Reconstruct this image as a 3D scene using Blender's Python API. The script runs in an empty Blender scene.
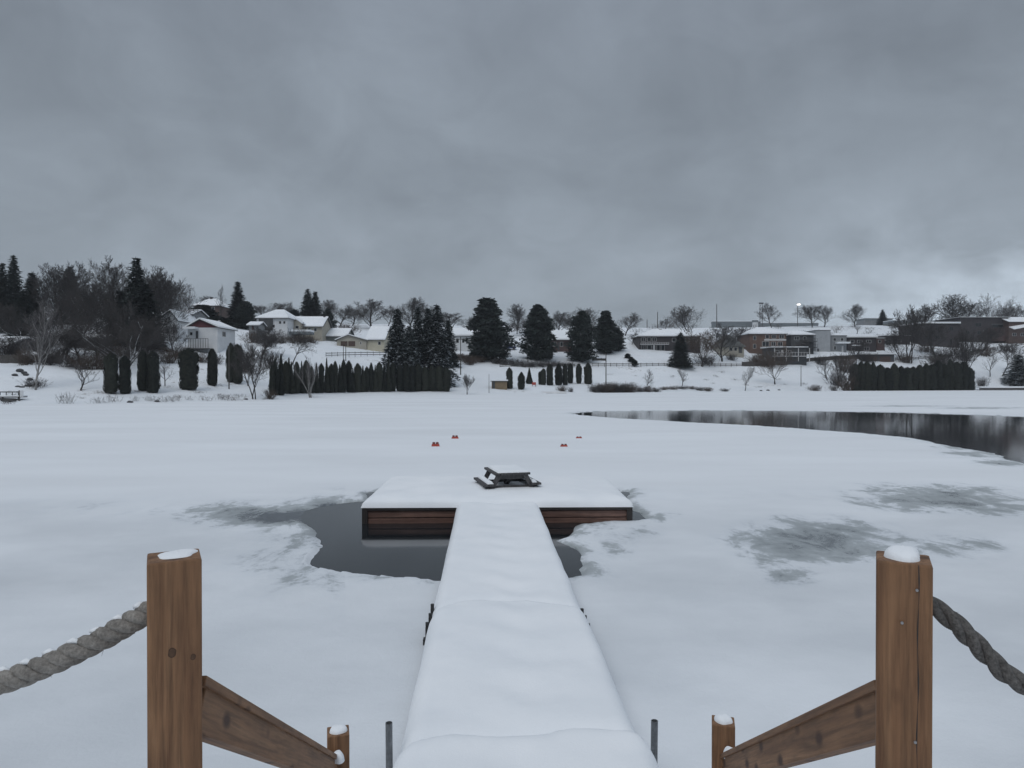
import bpy, bmesh, math, random
import numpy as np
from mathutils import Vector, Matrix, Euler

# ------------------------------------------------------------------ camera, sky, sun, exposure
S = bpy.context.scene
C = S.collection
F, CX, HY, H = 700.0, 512.0, 379.0, 3.03        # focal length in pixels, image centre, horizon row, eye height over the water
cam = bpy.data.cameras.new('camera'); camo = bpy.data.objects.new('camera', cam); C.objects.link(camo)
cam.sensor_width = 36; cam.lens = 36 * F / 1024; cam.clip_start = 0.05; cam.clip_end = 5000
camo.location = (0, 0, H); camo.rotation_euler = (math.radians(90) - math.atan(5 / F), 0, 0)
S.camera = camo

SUN_EL, SUN_AZ = 52, 205                          # high, veiled, a little behind the camera
W = bpy.data.worlds.new('World'); S.world = W; W.use_nodes = True
nt = W.node_tree; nt.nodes.clear()
def N(t, k, **kw):
    n = t.nodes.new(k)
    for a, v in kw.items(): setattr(n, a, v)
    return n
def L(t, a, b): t.links.new(a, b)
def ramp(t, fac, stops, interp='LINEAR'):
    r = N(t, 'ShaderNodeValToRGB'); r.color_ramp.interpolation = interp
    e = r.color_ramp.elements
    while len(e) < len(stops): e.new(0.5)
    for el, (p, c) in zip(e, stops):
        el.position = p; el.color = (*c, 1) if len(c) == 3 else c
    if fac is not None: L(t, fac, r.inputs[0])
    return r
def g(v): return (v, v, v)
sky = N(nt, 'ShaderNodeTexSky', sky_type='NISHITA', sun_disc=False)
sky.sun_elevation = math.radians(SUN_EL); sky.sun_rotation = math.radians(SUN_AZ)
bg1 = N(nt, 'ShaderNodeBackground'); L(nt, sky.outputs[0], bg1.inputs[0]); bg1.inputs[1].default_value = 0.06
tc = N(nt, 'ShaderNodeTexCoord')
sep = N(nt, 'ShaderNodeSeparateXYZ'); L(nt, tc.outputs['Generated'], sep.inputs[0])
# overcast: the cloud deck is dull low down and brighter towards the zenith
elev = ramp(nt, sep.outputs[2], [(0.0, (.328, .378, .432)), (0.08, (.321, .370, .424)), (0.2, (.292, .336, .386)), (0.36, (.254, .293, .340)),
                                 (0.50, (.253, .291, .344)), (0.75, (.50, .562, .645)), (1.0, (.60, .67, .765))])
# cloud shapes: project the direction on a flat deck so they compress towards the horizon
addz = N(nt, 'ShaderNodeMath', operation='ADD'); L(nt, sep.outputs[2], addz.inputs[0]); addz.inputs[1].default_value = 0.50
mx = N(nt, 'ShaderNodeMath', operation='MAXIMUM'); L(nt, addz.outputs[0], mx.inputs[0]); mx.inputs[1].default_value = 0.05
dx = N(nt, 'ShaderNodeMath', operation='DIVIDE'); L(nt, sep.outputs[0], dx.inputs[0]); L(nt, mx.outputs[0], dx.inputs[1])
dy = N(nt, 'ShaderNodeMath', operation='DIVIDE'); L(nt, sep.outputs[1], dy.inputs[0]); L(nt, mx.outputs[0], dy.inputs[1])
cmb = N(nt, 'ShaderNodeCombineXYZ'); L(nt, dx.outputs[0], cmb.inputs[0]); L(nt, dy.outputs[0], cmb.inputs[1])
n1 = N(nt, 'ShaderNodeTexNoise'); L(nt, cmb.outputs[0], n1.inputs['Vector'])
n1.inputs['Scale'].default_value = 1.9; n1.inputs['Detail'].default_value = 7; n1.inputs['Roughness'].default_value = .52; n1.inputs['Distortion'].default_value = .5
r1 = ramp(nt, n1.outputs[0], [(.28, g(.79)), (.5, g(1.0)), (.72, g(1.22))])
n2 = N(nt, 'ShaderNodeTexNoise'); L(nt, cmb.outputs[0], n2.inputs['Vector'])
n2.inputs['Scale'].default_value = 3.2; n2.inputs['Detail'].default_value = 6; n2.inputs['Roughness'].default_value = .55
# brighter, broken cloud low in the east (right)
rx = ramp(nt, sep.outputs[0], [(.18, g(0)), (.62, g(1))], 'EASE')
rz = ramp(nt, sep.outputs[2], [(.0, g(1)), (.10, g(1)), (.26, g(0))], 'EASE')
rn = ramp(nt, n2.outputs[0], [(.40, g(.0)), (.60, g(1))])
m1 = N(nt, 'ShaderNodeMath', operation='MULTIPLY'); L(nt, rx.outputs[0], m1.inputs[0]); L(nt, rz.outputs[0], m1.inputs[1])
m2 = N(nt, 'ShaderNodeMath', operation='MULTIPLY'); L(nt, m1.outputs[0], m2.inputs[0]); L(nt, rn.outputs[0], m2.inputs[1])
n4 = N(nt, 'ShaderNodeTexNoise'); L(nt, cmb.outputs[0], n4.inputs['Vector'])
n4.inputs['Scale'].default_value = 6.0; n4.inputs['Detail'].default_value = 8; n4.inputs['Roughness'].default_value = .6; n4.inputs['Distortion'].default_value = .8
r4 = ramp(nt, n4.outputs[0], [(.3, g(.92)), (.7, g(1.07))])
m3 = N(nt, 'ShaderNodeMath', operation='MULTIPLY_ADD'); L(nt, m2.outputs[0], m3.inputs[0]); m3.inputs[1].default_value = .85; m3.inputs[2].default_value = 1
mm = N(nt, 'ShaderNodeMath', operation='MULTIPLY'); L(nt, r1.outputs[0], mm.inputs[0]); L(nt, m3.outputs[0], mm.inputs[1])
m0 = mm; mm = N(nt, 'ShaderNodeMath', operation='MULTIPLY'); L(nt, m0.outputs[0], mm.inputs[0]); L(nt, r4.outputs[0], mm.inputs[1])
mc = N(nt, 'ShaderNodeVectorMath', operation='SCALE'); L(nt, elev.outputs[0], mc.inputs[0]); L(nt, mm.outputs[0], mc.inputs['Scale'])
bg2 = N(nt, 'ShaderNodeBackground'); L(nt, mc.outputs[0], bg2.inputs[0]); bg2.inputs[1].default_value = 1.0
mix = N(nt, 'ShaderNodeMixShader'); mix.inputs[0].default_value = .94
L(nt, bg1.outputs[0], mix.inputs[1]); L(nt, bg2.outputs[0], mix.inputs[2])
out = N(nt, 'ShaderNodeOutputWorld'); L(nt, mix.outputs[0], out.inputs[0])

sun = bpy.data.lights.new('sun', 'SUN'); suno = bpy.data.objects.new('sun', sun); C.objects.link(suno)
sun.energy = 0.75; sun.angle = math.radians(35); sun.color = (1.0, .97, .93)
suno.rotation_euler = (math.radians(90 - SUN_EL), 0, math.radians(-25))
suno.location = (0, 0, 60)
S.view_settings.view_transform = 'Standard'; S.view_settings.look = 'None'
S.view_settings.exposure = 0.0; S.view_settings.gamma = 1.0; S.view_settings.use_curve_mapping = False

# ------------------------------------------------------------------ materials
def base_mat(name, rough=.8):
    m = bpy.data.materials.new(name); m.use_nodes = True
    t = m.node_tree; b = t.nodes['Principled BSDF']; b.inputs['Roughness'].default_value = rough
    return m, t, b
def noise(t, vec, scale, detail=4, rough=.55, dist=0):
    n = N(t, 'ShaderNodeTexNoise'); n.inputs['Scale'].default_value = scale; n.inputs['Detail'].default_value = detail
    n.inputs['Roughness'].default_value = rough; n.inputs['Distortion'].default_value = dist
    if vec is not None: L(t, vec, n.inputs['Vector'])
    return n
def objco(t, scale=(1, 1, 1)):
    c = N(t, 'ShaderNodeTexCoord'); mp = N(t, 'ShaderNodeMapping'); mp.inputs['Scale'].default_value = scale
    L(t, c.outputs['Object'], mp.inputs[0]); return mp.outputs[0]
def bump(t, b, h, strength, dist):
    bp = N(t, 'ShaderNodeBump'); bp.inputs['Strength'].default_value = strength; bp.inputs['Distance'].default_value = dist
    L(t, h, bp.inputs['Height']); L(t, bp.outputs[0], b.inputs['Normal'])
def varied(name, c1, c2, scale=3, rough=.8, sc=(1, 1, 1), bumpy=0):
    m, t, b = base_mat(name, rough)
    n = noise(t, objco(t, sc), scale, 5, .6)
    r = ramp(t, n.outputs[0], [(.3, c1), (.7, c2)]); L(t, r.outputs[0], b.inputs['Base Color'])
    if bumpy: bump(t, b, n.outputs[0], .5, bumpy)
    return m
def snow_mat(name, gscale=1.0, rough_bump=.02):
    m, t, b = base_mat(name, .75)
    v = objco(t)
    n = noise(t, v, 1.1 * gscale, 6, .6)
    r = ramp(t, n.outputs[0], [(.3, (.82, .85, .88)), (.7, (.89, .91, .93))]); L(t, r.outputs[0], b.inputs['Base Color'])
    f = noise(t, v, 55 * gscale, 3, .7); a = N(t, 'ShaderNodeMath', operation='MULTIPLY_ADD')
    L(t, f.outputs[0], a.inputs[0]); a.inputs[1].default_value = .25; L(t, n.outputs[0], a.inputs[2])
    bump(t, b, a.outputs[0], .5, rough_bump)
    b.inputs['Specular IOR Level'].default_value = .25
    return m
M = {}
M['snow'] = snow_mat('fresh_snow')
M['snow_far'] = snow_mat('bank_snow', .25, .15)

# hill snow with rough grass poking through in ragged patches
m, t, b = base_mat('hill_snow', .8)
v = objco(t)
n = noise(t, v, .12, 8, .65); nf = noise(t, v, 1.3, 6, .7)
mu = N(t, 'ShaderNodeMath', operation='MULTIPLY'); L(t, n.outputs[0], mu.inputs[0]); L(t, nf.outputs[0], mu.inputs[1])
pm = ramp(t, mu.outputs[0], [(.335, g(0)), (.40, g(.75))])
cs = ramp(t, n.outputs[0], [(.3, (.74, .78, .82)), (.7, (.84, .87, .90))])
mxr = N(t, 'ShaderNodeMix', data_type='RGBA'); L(t, pm.outputs[0], mxr.inputs[0]); L(t, cs.outputs[0], mxr.inputs[6]); mxr.inputs[7].default_value = (.17, .15, .13, 1)
L(t, mxr.outputs[2], b.inputs['Base Color']); bump(t, b, nf.outputs[0], .4, .25); M['hill'] = m

# lake ice: snow cover, grey slush where the attribute says the snow is thin, dark where the ice is thin
m, t, b = base_mat('lake_ice', .8)
v = objco(t)
at = N(t, 'ShaderNodeAttribute', attribute_name='slush')
nst = noise(t, objco(t, (.9, .55, 1)), 1.5, 9, .7, .5)
nf = noise(t, v, 9, 6, .7)
big = noise(t, objco(t, (.06, .22, 1)), 1, 6, .6)
s1 = N(t, 'ShaderNodeMath', operation='MULTIPLY_ADD'); L(t, nst.outputs[0], s1.inputs[0]); s1.inputs[1].default_value = 1.9; s1.inputs[2].default_value = -.95
s2 = N(t, 'ShaderNodeMath', operation='ADD'); L(t, at.outputs['Fac'], s2.inputs[0]); L(t, s1.outputs[0], s2.inputs[1])
s3 = N(t, 'ShaderNodeMath', operation='MULTIPLY_ADD'); L(t, nf.outputs[0], s3.inputs[0]); s3.inputs[1].default_value = .5; s3.inputs[2].default_value = -.25
gate = ramp(t, at.outputs['Fac'], [(.02, g(0.04)), (.16, g(1))])
nz = N(t, 'ShaderNodeMath', operation='ADD'); L(t, s1.outputs[0], nz.inputs[0]); L(t, s3.outputs[0], nz.inputs[1])
ng = N(t, 'ShaderNodeMath', operation='MULTIPLY'); L(t, nz.outputs[0], ng.inputs[0]); L(t, gate.outputs[0], ng.inputs[1])
s4 = N(t, 'ShaderNodeMath', operation='ADD'); L(t, at.outputs['Fac'], s4.inputs[0]); L(t, ng.outputs[0], s4.inputs[1])
cr = ramp(t, s4.outputs[0], [(.0, (.84, .87, .90)), (.22, (.80, .835, .87)), (.34, (.68, .715, .75)), (.42, (.50, .535, .55)), (.66, (.37, .40, .41)), (1.0, (.080, .092, .108))])
bigr = ramp(t, big.outputs[0], [(.3, g(.90)), (.65, g(1.0))])
mm = N(t, 'ShaderNodeMix', data_type='RGBA', blend_type='MULTIPLY'); mm.inputs[0].default_value = 1
at2 = N(t, 'ShaderNodeAttribute', attribute_name='near_grey'); dr = ramp(t, at2.outputs['Fac'], [(0, g(1)), (1, (.79, .80, .81))])
md = N(t, 'ShaderNodeMix', data_type='RGBA', blend_type='MULTIPLY'); md.inputs[0].default_value = 1
L(t, cr.outputs[0], mm.inputs[6]); L(t, bigr.outputs[0], mm.inputs[7]); L(t, mm.outputs[2], md.inputs[6]); L(t, dr.outputs[0], md.inputs[7]); L(t, md.outputs[2], b.inputs['Base Color'])
rr = ramp(t, s4.outputs[0], [(.25, g(.8)), (.6, g(.42)), (.95, g(.12))]); L(t, rr.outputs[0], b.inputs['Roughness'])
b.inputs['Specular IOR Level'].default_value = .3
bump(t, b, nf.outputs[0], .35, .03); M['ice'] = m

m, t, b = base_mat('lake_water', .07)
b.inputs['Base Color'].default_value = (.012, .015, .018, 1); b.inputs['IOR'].default_value = 1.333
wn = noise(t, objco(t, (.5, .10, 1)), .8, 2, .5); bump(t, b, wn.outputs[0], .06, .05); M['water'] = m

def wood(name, c_dark, c_mid, c_light, grain=22, rough=.72, knots=True, stretch=.05):
    m, t, b = base_mat(name, rough)
    co = N(t, 'ShaderNodeTexCoord'); oi = N(t, 'ShaderNodeObjectInfo')
    mp = N(t, 'ShaderNodeMapping'); mp.inputs['Scale'].default_value = (1, 1, stretch)
    L(t, co.outputs['Object'], mp.inputs[0])
    ofs = N(t, 'ShaderNodeVectorMath', operation='SCALE'); ofs.inputs[0].default_value = (7.3, 3.1, 5.7); L(t, oi.outputs['Random'], ofs.inputs['Scale'])
    ad = N(t, 'ShaderNodeVectorMath', operation='ADD'); L(t, mp.outputs[0], ad.inputs[0]); L(t, ofs.outputs[0], ad.inputs[1])
    n = noise(t, ad.outputs[0], grain, 7, .62, 1.2)
    r = ramp(t, n.outputs[0], [(.25, c_dark), (.5, c_mid), (.75, c_light)])
    n2 = noise(t, ad.outputs[0], grain * 4, 5, .65)
    r2 = ramp(t, n2.outputs[0], [(.34, g(.66)), (.56, g(1.05))])
    mm = N(t, 'ShaderNodeMix', data_type='RGBA', blend_type='MULTIPLY'); mm.inputs[0].default_value = 1
    L(t, r.outputs[0], mm.inputs[6]); L(t, r2.outputs[0], mm.inputs[7]); col = mm.outputs[2]
    n3 = noise(t, co.outputs['Object'], 2.6, 4, .6); r3 = ramp(t, n3.outputs[0], [(.3, g(.72)), (.7, g(1.12))])
    m5 = N(t, 'ShaderNodeMix', data_type='RGBA', blend_type='MULTIPLY'); m5.inputs[0].default_value = 1
    L(t, col, m5.inputs[6]); L(t, r3.outputs[0], m5.inputs[7]); col = m5.outputs[2]
    if knots:
        mk = N(t, 'ShaderNodeMapping'); mk.inputs['Scale'].default_value = (8.5, 8.5, 4.6); L(t, co.outputs['Object'], mk.inputs[0])
        ak = N(t, 'ShaderNodeVectorMath', operation='ADD'); L(t, mk.outputs[0], ak.inputs[0]); L(t, ofs.outputs[0], ak.inputs[1])
        vo = N(t, 'ShaderNodeTexVoronoi'); vo.inputs['Scale'].default_value = 1; L(t, ak.outputs[0], vo.inputs['Vector'])
        rk = ramp(t, vo.outputs['Distance'], [(.09, g(1)), (.15, g(.6)), (.21, g(.0))])
        mk2 = N(t, 'ShaderNodeMix', data_type='RGBA'); L(t, rk.outputs[0], mk2.inputs[0]); L(t, col, mk2.inputs[6]); mk2.inputs[7].default_value = (c_dark[0] * .45, c_dark[1] * .42, c_dark[2] * .42, 1)
        col = mk2.outputs[2]
    L(t, col, b.inputs['Base Color']); bump(t, b, n2.outputs[0], .35, .004)
    return m
M['post_wood'] = wood('stained_post_wood', (.125, .058, .027), (.225, .117, .057), (.32, .178, .093))
M['dock_wood'] = wood('wet_dock_timber', (.08, .042, .032), (.165, .090, .068), (.26, .155, .12), 9, .6, False)
M['dock_dark'] = wood('dark_dock_timber', (.015, .012, .012), (.03, .024, .022), (.05, .04, .036), 9, .6, False)
M['grey_wood'] = wood('weathered_table_wood', (.035, .034, .036), (.075, .072, .074), (.12, .115, .115), 14, .8, False)

m, t, b = base_mat('rope_fibre', .9)
v = objco(t); n = noise(t, v, 120, 5, .7); n2 = noise(t, v, 14, 4, .6)
r = ramp(t, n.outputs[0], [(.3, (.17, .155, .14)), (.7, (.42, .395, .36))]); r2 = ramp(t, n2.outputs[0], [(.3, g(.6)), (.7, g(1.1))])
mm = N(t, 'ShaderNodeMix', data_type='RGBA', blend_type='MULTIPLY'); mm.inputs[0].default_value = 1
L(t, r.outputs[0], mm.inputs[6]); L(t, r2.outputs[0], mm.inputs[7]); L(t, mm.outputs[2], b.inputs['Base Color']); bump(t, b, n.outputs[0], .8, .006); M['rope'] = m
m2_ = m.copy(); m2_.name = 'dark_wet_rope_fibre'; M['rope_dark'] = m2_
for nd in m2_.node_tree.nodes:
    if nd.type == 'VALTORGB' and nd.color_ramp.elements[0].color[0] < .2:
        nd.color_ramp.elements[0].color = (.05, .047, .045, 1); nd.color_ramp.elements[1].color = (.19, .18, .17, 1)

M['pipe'] = varied('galvanised_pipe', (.10, .105, .11), (.22, .23, .24), 18, .45)
M['pipe'].node_tree.nodes['Principled BSDF'].inputs['Metallic'].default_value = .5
M['knot_rim'] = varied('knot_rim', (.055, .029, .017), (.085, .046, .026), 90)
M['knot_heart'] = varied('knot_heart', (.065, .036, .021), (.11, .06, .034), 90)
M['black'] = varied('black_iron', (.012, .012, .013), (.03, .03, .03), 10, .6)
M['steel'] = varied('screw_steel', (.16, .16, .165), (.3, .3, .31), 60, .4)
M['red'] = varied('faded_red_plastic', (.36, .05, .035), (.50, .08, .05), 9, .55)
M['red_dark'] = varied('dirty_dark_red', (.09, .022, .02), (.19, .04, .035), 12, .6)

def bark(name, c1, c2, snow):
    m, t, b = base_mat(name, .9)
    v = objco(t, (6, 6, 1.2)); n = noise(t, v, 1.5, 5, .65)
    r = ramp(t, n.outputs[0], [(.3, c1), (.7, c2)]); col = r.outputs[0]
    if snow:
        ge = N(t, 'ShaderNodeNewGeometry'); sp = N(t, 'ShaderNodeSeparateXYZ'); L(t, ge.outputs['Normal'], sp.inputs[0])
        n2 = noise(t, objco(t), 1.1, 3, .6); ad = N(t, 'ShaderNodeMath', operation='MULTIPLY_ADD'); L(t, n2.outputs[0], ad.inputs[0]); ad.inputs[1].default_value = .9; ad.inputs[2].default_value = -.45
        a2 = N(t, 'ShaderNodeMath', operation='ADD'); L(t, sp.outputs[2], a2.inputs[0]); L(t, ad.outputs[0], a2.inputs[1])
        rs = ramp(t, a2.outputs[0], [(snow, g(0)), (snow + .12, g(1))])
        mm = N(t, 'ShaderNodeMix', data_type='RGBA'); L(t, rs.outputs[0], mm.inputs[0]); L(t, col, mm.inputs[6]); mm.inputs[7].default_value = (.74, .78, .82, 1); col = mm.outputs[2]
    L(t, col, b.inputs['Base Color']); return m
M['bark'] = bark('dark_bark', (.026, .023, .022), (.062, .055, .052), .93)
M['bark_snow'] = bark('snow_dusted_bark', (.03, .027, .026), (.075, .068, .065), .36)
M['twig'] = bark('bare_twigs', (.030, .027, .027), (.070, .062, .060), 1.08)
M['twig_brown'] = bark('brown_twigs', (.052, .038, .030), (.105, .078, .062), 1.1)
M['birch'] = bark('pale_birch_bark', (.16, .155, .15), (.36, .35, .34), .95)
M['birch_twig'] = bark('birch_twigs', (.07, .066, .065), (.16, .15, .15), 1.1)
def needles(name, c1, c2, snow=None, sc=1.6):
    m, t, b = base_mat(name, .85)
    v = objco(t); n = noise(t, v, sc, 4, .7)
    oi = N(t, 'ShaderNodeObjectInfo'); rv = N(t, 'ShaderNodeMath', operation='MULTIPLY_ADD'); L(t, oi.outputs['Random'], rv.inputs[0]); rv.inputs[1].default_value = .3; rv.inputs[2].default_value = -.15
    ad = N(t, 'ShaderNodeMath', operation='ADD'); L(t, n.outputs[0], ad.inputs[0]); L(t, rv.outputs[0], ad.inputs[1])
    r = ramp(t, ad.outputs[0], [(.3, c1), (.72, c2)]); col = r.outputs[0]
    if snow:
        n2 = noise(t, objco(t), 1.9, 5, .7); ge = N(t, 'ShaderNodeNewGeometry'); sp = N(t, 'ShaderNodeSeparateXYZ'); L(t, ge.outputs['True Normal'], sp.inputs[0])
        ab = N(t, 'ShaderNodeMath', operation='ABSOLUTE'); L(t, sp.outputs[2], ab.inputs[0])
        m_ = N(t, 'ShaderNodeMath', operation='MULTIPLY'); L(t, n2.outputs[0], m_.inputs[0]); L(t, ab.outputs[0], m_.inputs[1])
        # more snow stays on the long lower boughs
        tcn = N(t, 'ShaderNodeTexCoord'); sz = N(t, 'ShaderNodeSeparateXYZ'); L(t, tcn.outputs['Object'], sz.inputs[0])
        rz_ = ramp(t, None, [(0, g(.06)), (1, g(-.20))]); mr = N(t, 'ShaderNodeMapRange'); L(t, sz.outputs[2], mr.inputs[0]); mr.inputs[1].default_value = 2; mr.inputs[2].default_value = 11; L(t, mr.outputs[0], rz_.inputs[0])
        a3 = N(t, 'ShaderNodeMath', operation='ADD'); L(t, m_.outputs[0], a3.inputs[0]); L(t, rz_.outputs[0], a3.inputs[1])
        rs = ramp(t, a3.outputs[0], [(snow, g(0)), (snow + .06, g(1))])
        mm = N(t, 'ShaderNodeMix', data_type='RGBA'); L(t, rs.outputs[0], mm.inputs[0]); L(t, col, mm.inputs[6]); mm.inputs[7].default_value = (.62, .67, .72, 1); col = mm.outputs[2]
    L(t, col, b.inputs['Base Color']); b.inputs['Specular IOR Level'].default_value = .15
    return m
M['spruce'] = needles('spruce_needles', (.022, .029, .029), (.055, .068, .062))
M['spruce_snow'] = needles('snow_flecked_spruce_needles', (.018, .024, .025), (.046, .06, .056), .52)
M['pine'] = needles('pine_needles', (.020, .027, .027), (.050, .062, .056))
M['cedar'] = needles('cedar_foliage', (.016, .019, .018), (.048, .052, .042), .47, 3.2)

def panel(name, c1, c2, freq, axis=2, dark=.72, rough=.75):      # siding / brick courses as fine lines
    m, t, b = base_mat(name, rough)
    v = objco(t); n = noise(t, v, .8, 5, .6)
    r = ramp(t, n.outputs[0], [(.3, c1), (.7, c2)])
    sp = N(t, 'ShaderNodeSeparateXYZ'); L(t, v, sp.inputs[0])
    mu = N(t, 'ShaderNodeMath', operation='MULTIPLY'); L(t, sp.outputs[axis], mu.inputs[0]); mu.inputs[1].default_value = freq
    fr = N(t, 'ShaderNodeMath', operation='FRACT'); L(t, mu.outputs[0], fr.inputs[0])
    rl = ramp(t, fr.outputs[0], [(.0, g(dark)), (.14, g(1))])
    mm = N(t, 'ShaderNodeMix', data_type='RGBA', blend_type='MULTIPLY'); mm.inputs[0].default_value = 1
    L(t, r.outputs[0], mm.inputs[6]); L(t, rl.outputs[0], mm.inputs[7]); L(t, mm.outputs[2], b.inputs['Base Color'])
    return m
M['white'] = panel('white_siding', (.62, .64, .66), (.74, .75, .76), 5)
M['beige'] = panel('beige_siding', (.34, .32, .27), (.43, .40, .34), 5)
M['cream'] = panel('cream_siding', (.46, .43, .33), (.55, .51, .41), 5)
M['grey'] = panel('grey_siding', (.20, .21, .22), (.27, .28, .29), 5)
M['palegrey'] = panel('pale_ribbed_cladding', (.34, .36, .38), (.44, .46, .48), 2.2, 0)
M['greygreen'] = panel('grey_green_siding', (.15, .165, .16), (.21, .225, .215), 5)
M['charcoal'] = panel('charcoal_siding', (.05, .053, .057), (.085, .088, .092), 5)
M['brick'] = panel('brown_brick', (.075, .051, .045), (.12, .080, .068), 9, 2, .8)
M['brick_warm'] = panel('warm_brown_brick', (.105, .066, .052), (.16, .102, .078), 9, 2, .8)
M['brick_dark'] = panel('dark_brick', (.034, .030, .034), (.056, .047, .050), 9, 2, .8)
M['brick_red'] = panel('red_brown_brick', (.068, .042, .041), (.105, .064, .060), 9, 2, .8)
M['redgable'] = panel('dark_red_boards', (.085, .026, .032), (.125, .037, .044), 4)
M['tan'] = panel('tan_wood_boards', (.17, .125, .075), (.24, .18, .11), 4, 0)
M['trim'] = varied('pale_trim', (.5, .5, .5), (.64, .64, .64), 4, .6)
M['roof_dark'] = varied('dark_roof_felt', (.04, .042, .044), (.085, .088, .09), 3, .9)
M['roof_green'] = varied('grey_green_shingle', (.07, .075, .072), (.12, .125, .12), 3, .9)
M['fence'] = varied('dark_fence_wood', (.045, .042, .04), (.10, .092, .085), 4, .85)
M['concrete'] = varied('grey_concrete', (.14, .16, .17), (.21, .235, .25), 2, .85)
M['polewood'] = varied('utility_pole_wood', (.05, .045, .042), (.10, .09, .085), 5, .85)
M['rock'] = varied('dark_wet_rock', (.03, .03, .032), (.10, .10, .105), 4, .8, bumpy=.05)
M['carblue'] = varied('blue_car_paint', (.02, .03, .10), (.03, .045, .14), 2, .3)
M['cardark'] = varied('dark_car_paint', (.014, .015, .017), (.03, .031, .033), 2, .3)
M['tyre'] = varied('tyre_rubber', (.012, .012, .012), (.025, .025, .025), 6, .8)
m, t, b = base_mat('window_glass', .08); b.inputs['Base Color'].default_value = (.018, .02, .023, 1); M['glass'] = m
m, t, b = base_mat('lit_lamp', .5); b.inputs['Emission Color'].default_value = (1, .97, .92, 1); b.inputs['Emission Strength'].default_value = 6; M['lamp'] = m
M['doorbrown'] = varied('brown_door_panels', (.05, .03, .025), (.10, .06, .05), 4, .6)

# ------------------------------------------------------------------ mesh helpers
class MB:
    def __init__(s): s.v = []; s.f = []; s.mi = []
    def add(s, vs, fs, mi=0):
        o = len(s.v); s.v += [tuple(p) for p in vs]; s.f += [tuple(i + o for i in f) for f in fs]; s.mi += [mi] * len(fs); return s
    def box(s, x0, x1, y0, y1, z0, z1, mi=0):
        vs = [(x, y, z) for z in (z0, z1) for y in (y0, y1) for x in (x0, x1)]
        return s.add(vs, [(0, 2, 3, 1), (4, 5, 7, 6), (0, 1, 5, 4), (2, 6, 7, 3), (0, 4, 6, 2), (1, 3, 7, 5)], mi)
    def extrude(s, poly, dz, mi=0):      # polygon of 3-D points raised by dz
        n = len(poly); vs = [tuple(p) for p in poly] + [(p[0], p[1], p[2] + dz) for p in poly]
        fs = [tuple(range(n))[::-1], tuple(range(n, 2 * n))] + [(i, (i + 1) % n, n + (i + 1) % n, n + i) for i in range(n)]
        return s.add(vs, fs, mi)
    def prism_y(s, poly, y0, y1, mi=0):  # polygon in x,z extruded along y
        n = len(poly); vs = [(p[0], y0, p[1]) for p in poly] + [(p[0], y1, p[1]) for p in poly]
        fs = [tuple(range(n)), tuple(range(n, 2 * n))[::-1]] + [(i, n + i, n + (i + 1) % n, (i + 1) % n) for i in range(n)]
        return s.add(vs, fs, mi)
    def prism_x(s, poly, x0, x1, mi=0):  # polygon in y,z extruded along x
        n = len(poly); vs = [(x0, p[0], p[1]) for p in poly] + [(x1, p[0], p[1]) for p in poly]
        fs = [tuple(range(n)), tuple(range(n, 2 * n))[::-1]] + [(i, n + i, n + (i + 1) % n, (i + 1) % n) for i in range(n)]
        return s.add(vs, fs, mi)
    def tube(s, pts, rad, n=6, mi=0, cap=True):
        o = len(s.v); pts = [Vector(p) for p in pts]; k = len(pts)
        up = Vector((.31, .17, .93))
        for i, p in enumerate(pts):
            d = (pts[min(i + 1, k - 1)] - pts[max(i - 1, 0)]).normalized()
            a = d.cross(up)
            if a.length < .05: a = d.cross(Vector((1, 0, 0)))
            a.normalize(); bb = d.cross(a)
            for j in range(n):
                w = 2 * math.pi * j / n; q = p + (a * math.cos(w) + bb * math.sin(w)) * rad[i]; s.v.append((q.x, q.y, q.z))
        for i in range(k - 1):
            for j in range(n):
                s.f.append((o + i * n + j, o + i * n + (j + 1) % n, o + (i + 1) * n + (j + 1) % n, o + (i + 1) * n + j)); s.mi.append(mi)
        if cap and n > 2:
            s.f.append(tuple(o + j for j in range(n))[::-1]); s.mi.append(mi)
            s.f.append(tuple(o + (k - 1) * n + j for j in range(n))); s.mi.append(mi)
        return s
    def mesh(s, name, mats, smooth=False):
        me = bpy.data.meshes.new(name); me.from_pydata(s.v, [], s.f); 
        for m in (mats if isinstance(mats, (list, tuple)) else [mats]): me.materials.append(m)
        if any(s.mi): me.polygons.foreach_set('material_index', s.mi)
        if smooth: me.polygons.foreach_set('use_smooth', [True] * len(me.polygons))
        me.update(); return me
    def obj(s, name, mats, parent=None, smooth=False, bevel=0):
        me = s.mesh(name, mats, smooth)
        if bevel:
            bm = bmesh.new(); bm.from_mesh(me); bmesh.ops.recalc_face_normals(bm, faces=bm.faces)
            bmesh.ops.bevel(bm, geom=[e for e in bm.edges if e.calc_face_angle(0) > .5], offset=bevel, segments=2, affect='EDGES', profile=.6)
            bm.to_mesh(me); bm.free()
        return link(name, me, parent)
def link(name, me, parent=None):
    o = bpy.data.objects.new(name, me); C.objects.link(o)
    if parent is not None: o.parent = parent
    return o
def tag(o, label=None, cat=None, group=None, kind=None):
    if label: o['label'] = label
    if cat: o['category'] = cat
    if group: o['group'] = group
    if kind: o['kind'] = kind
    return o
def thing(name, label, cat, loc=(0, 0, 0), rz=0, group=None):
    o = bpy.data.objects.new(name, None); o.empty_display_size = .3; C.objects.link(o)
    o.location = loc; o.rotation_euler = (0, 0, rz)
    return tag(o, label, cat, group)
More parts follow.
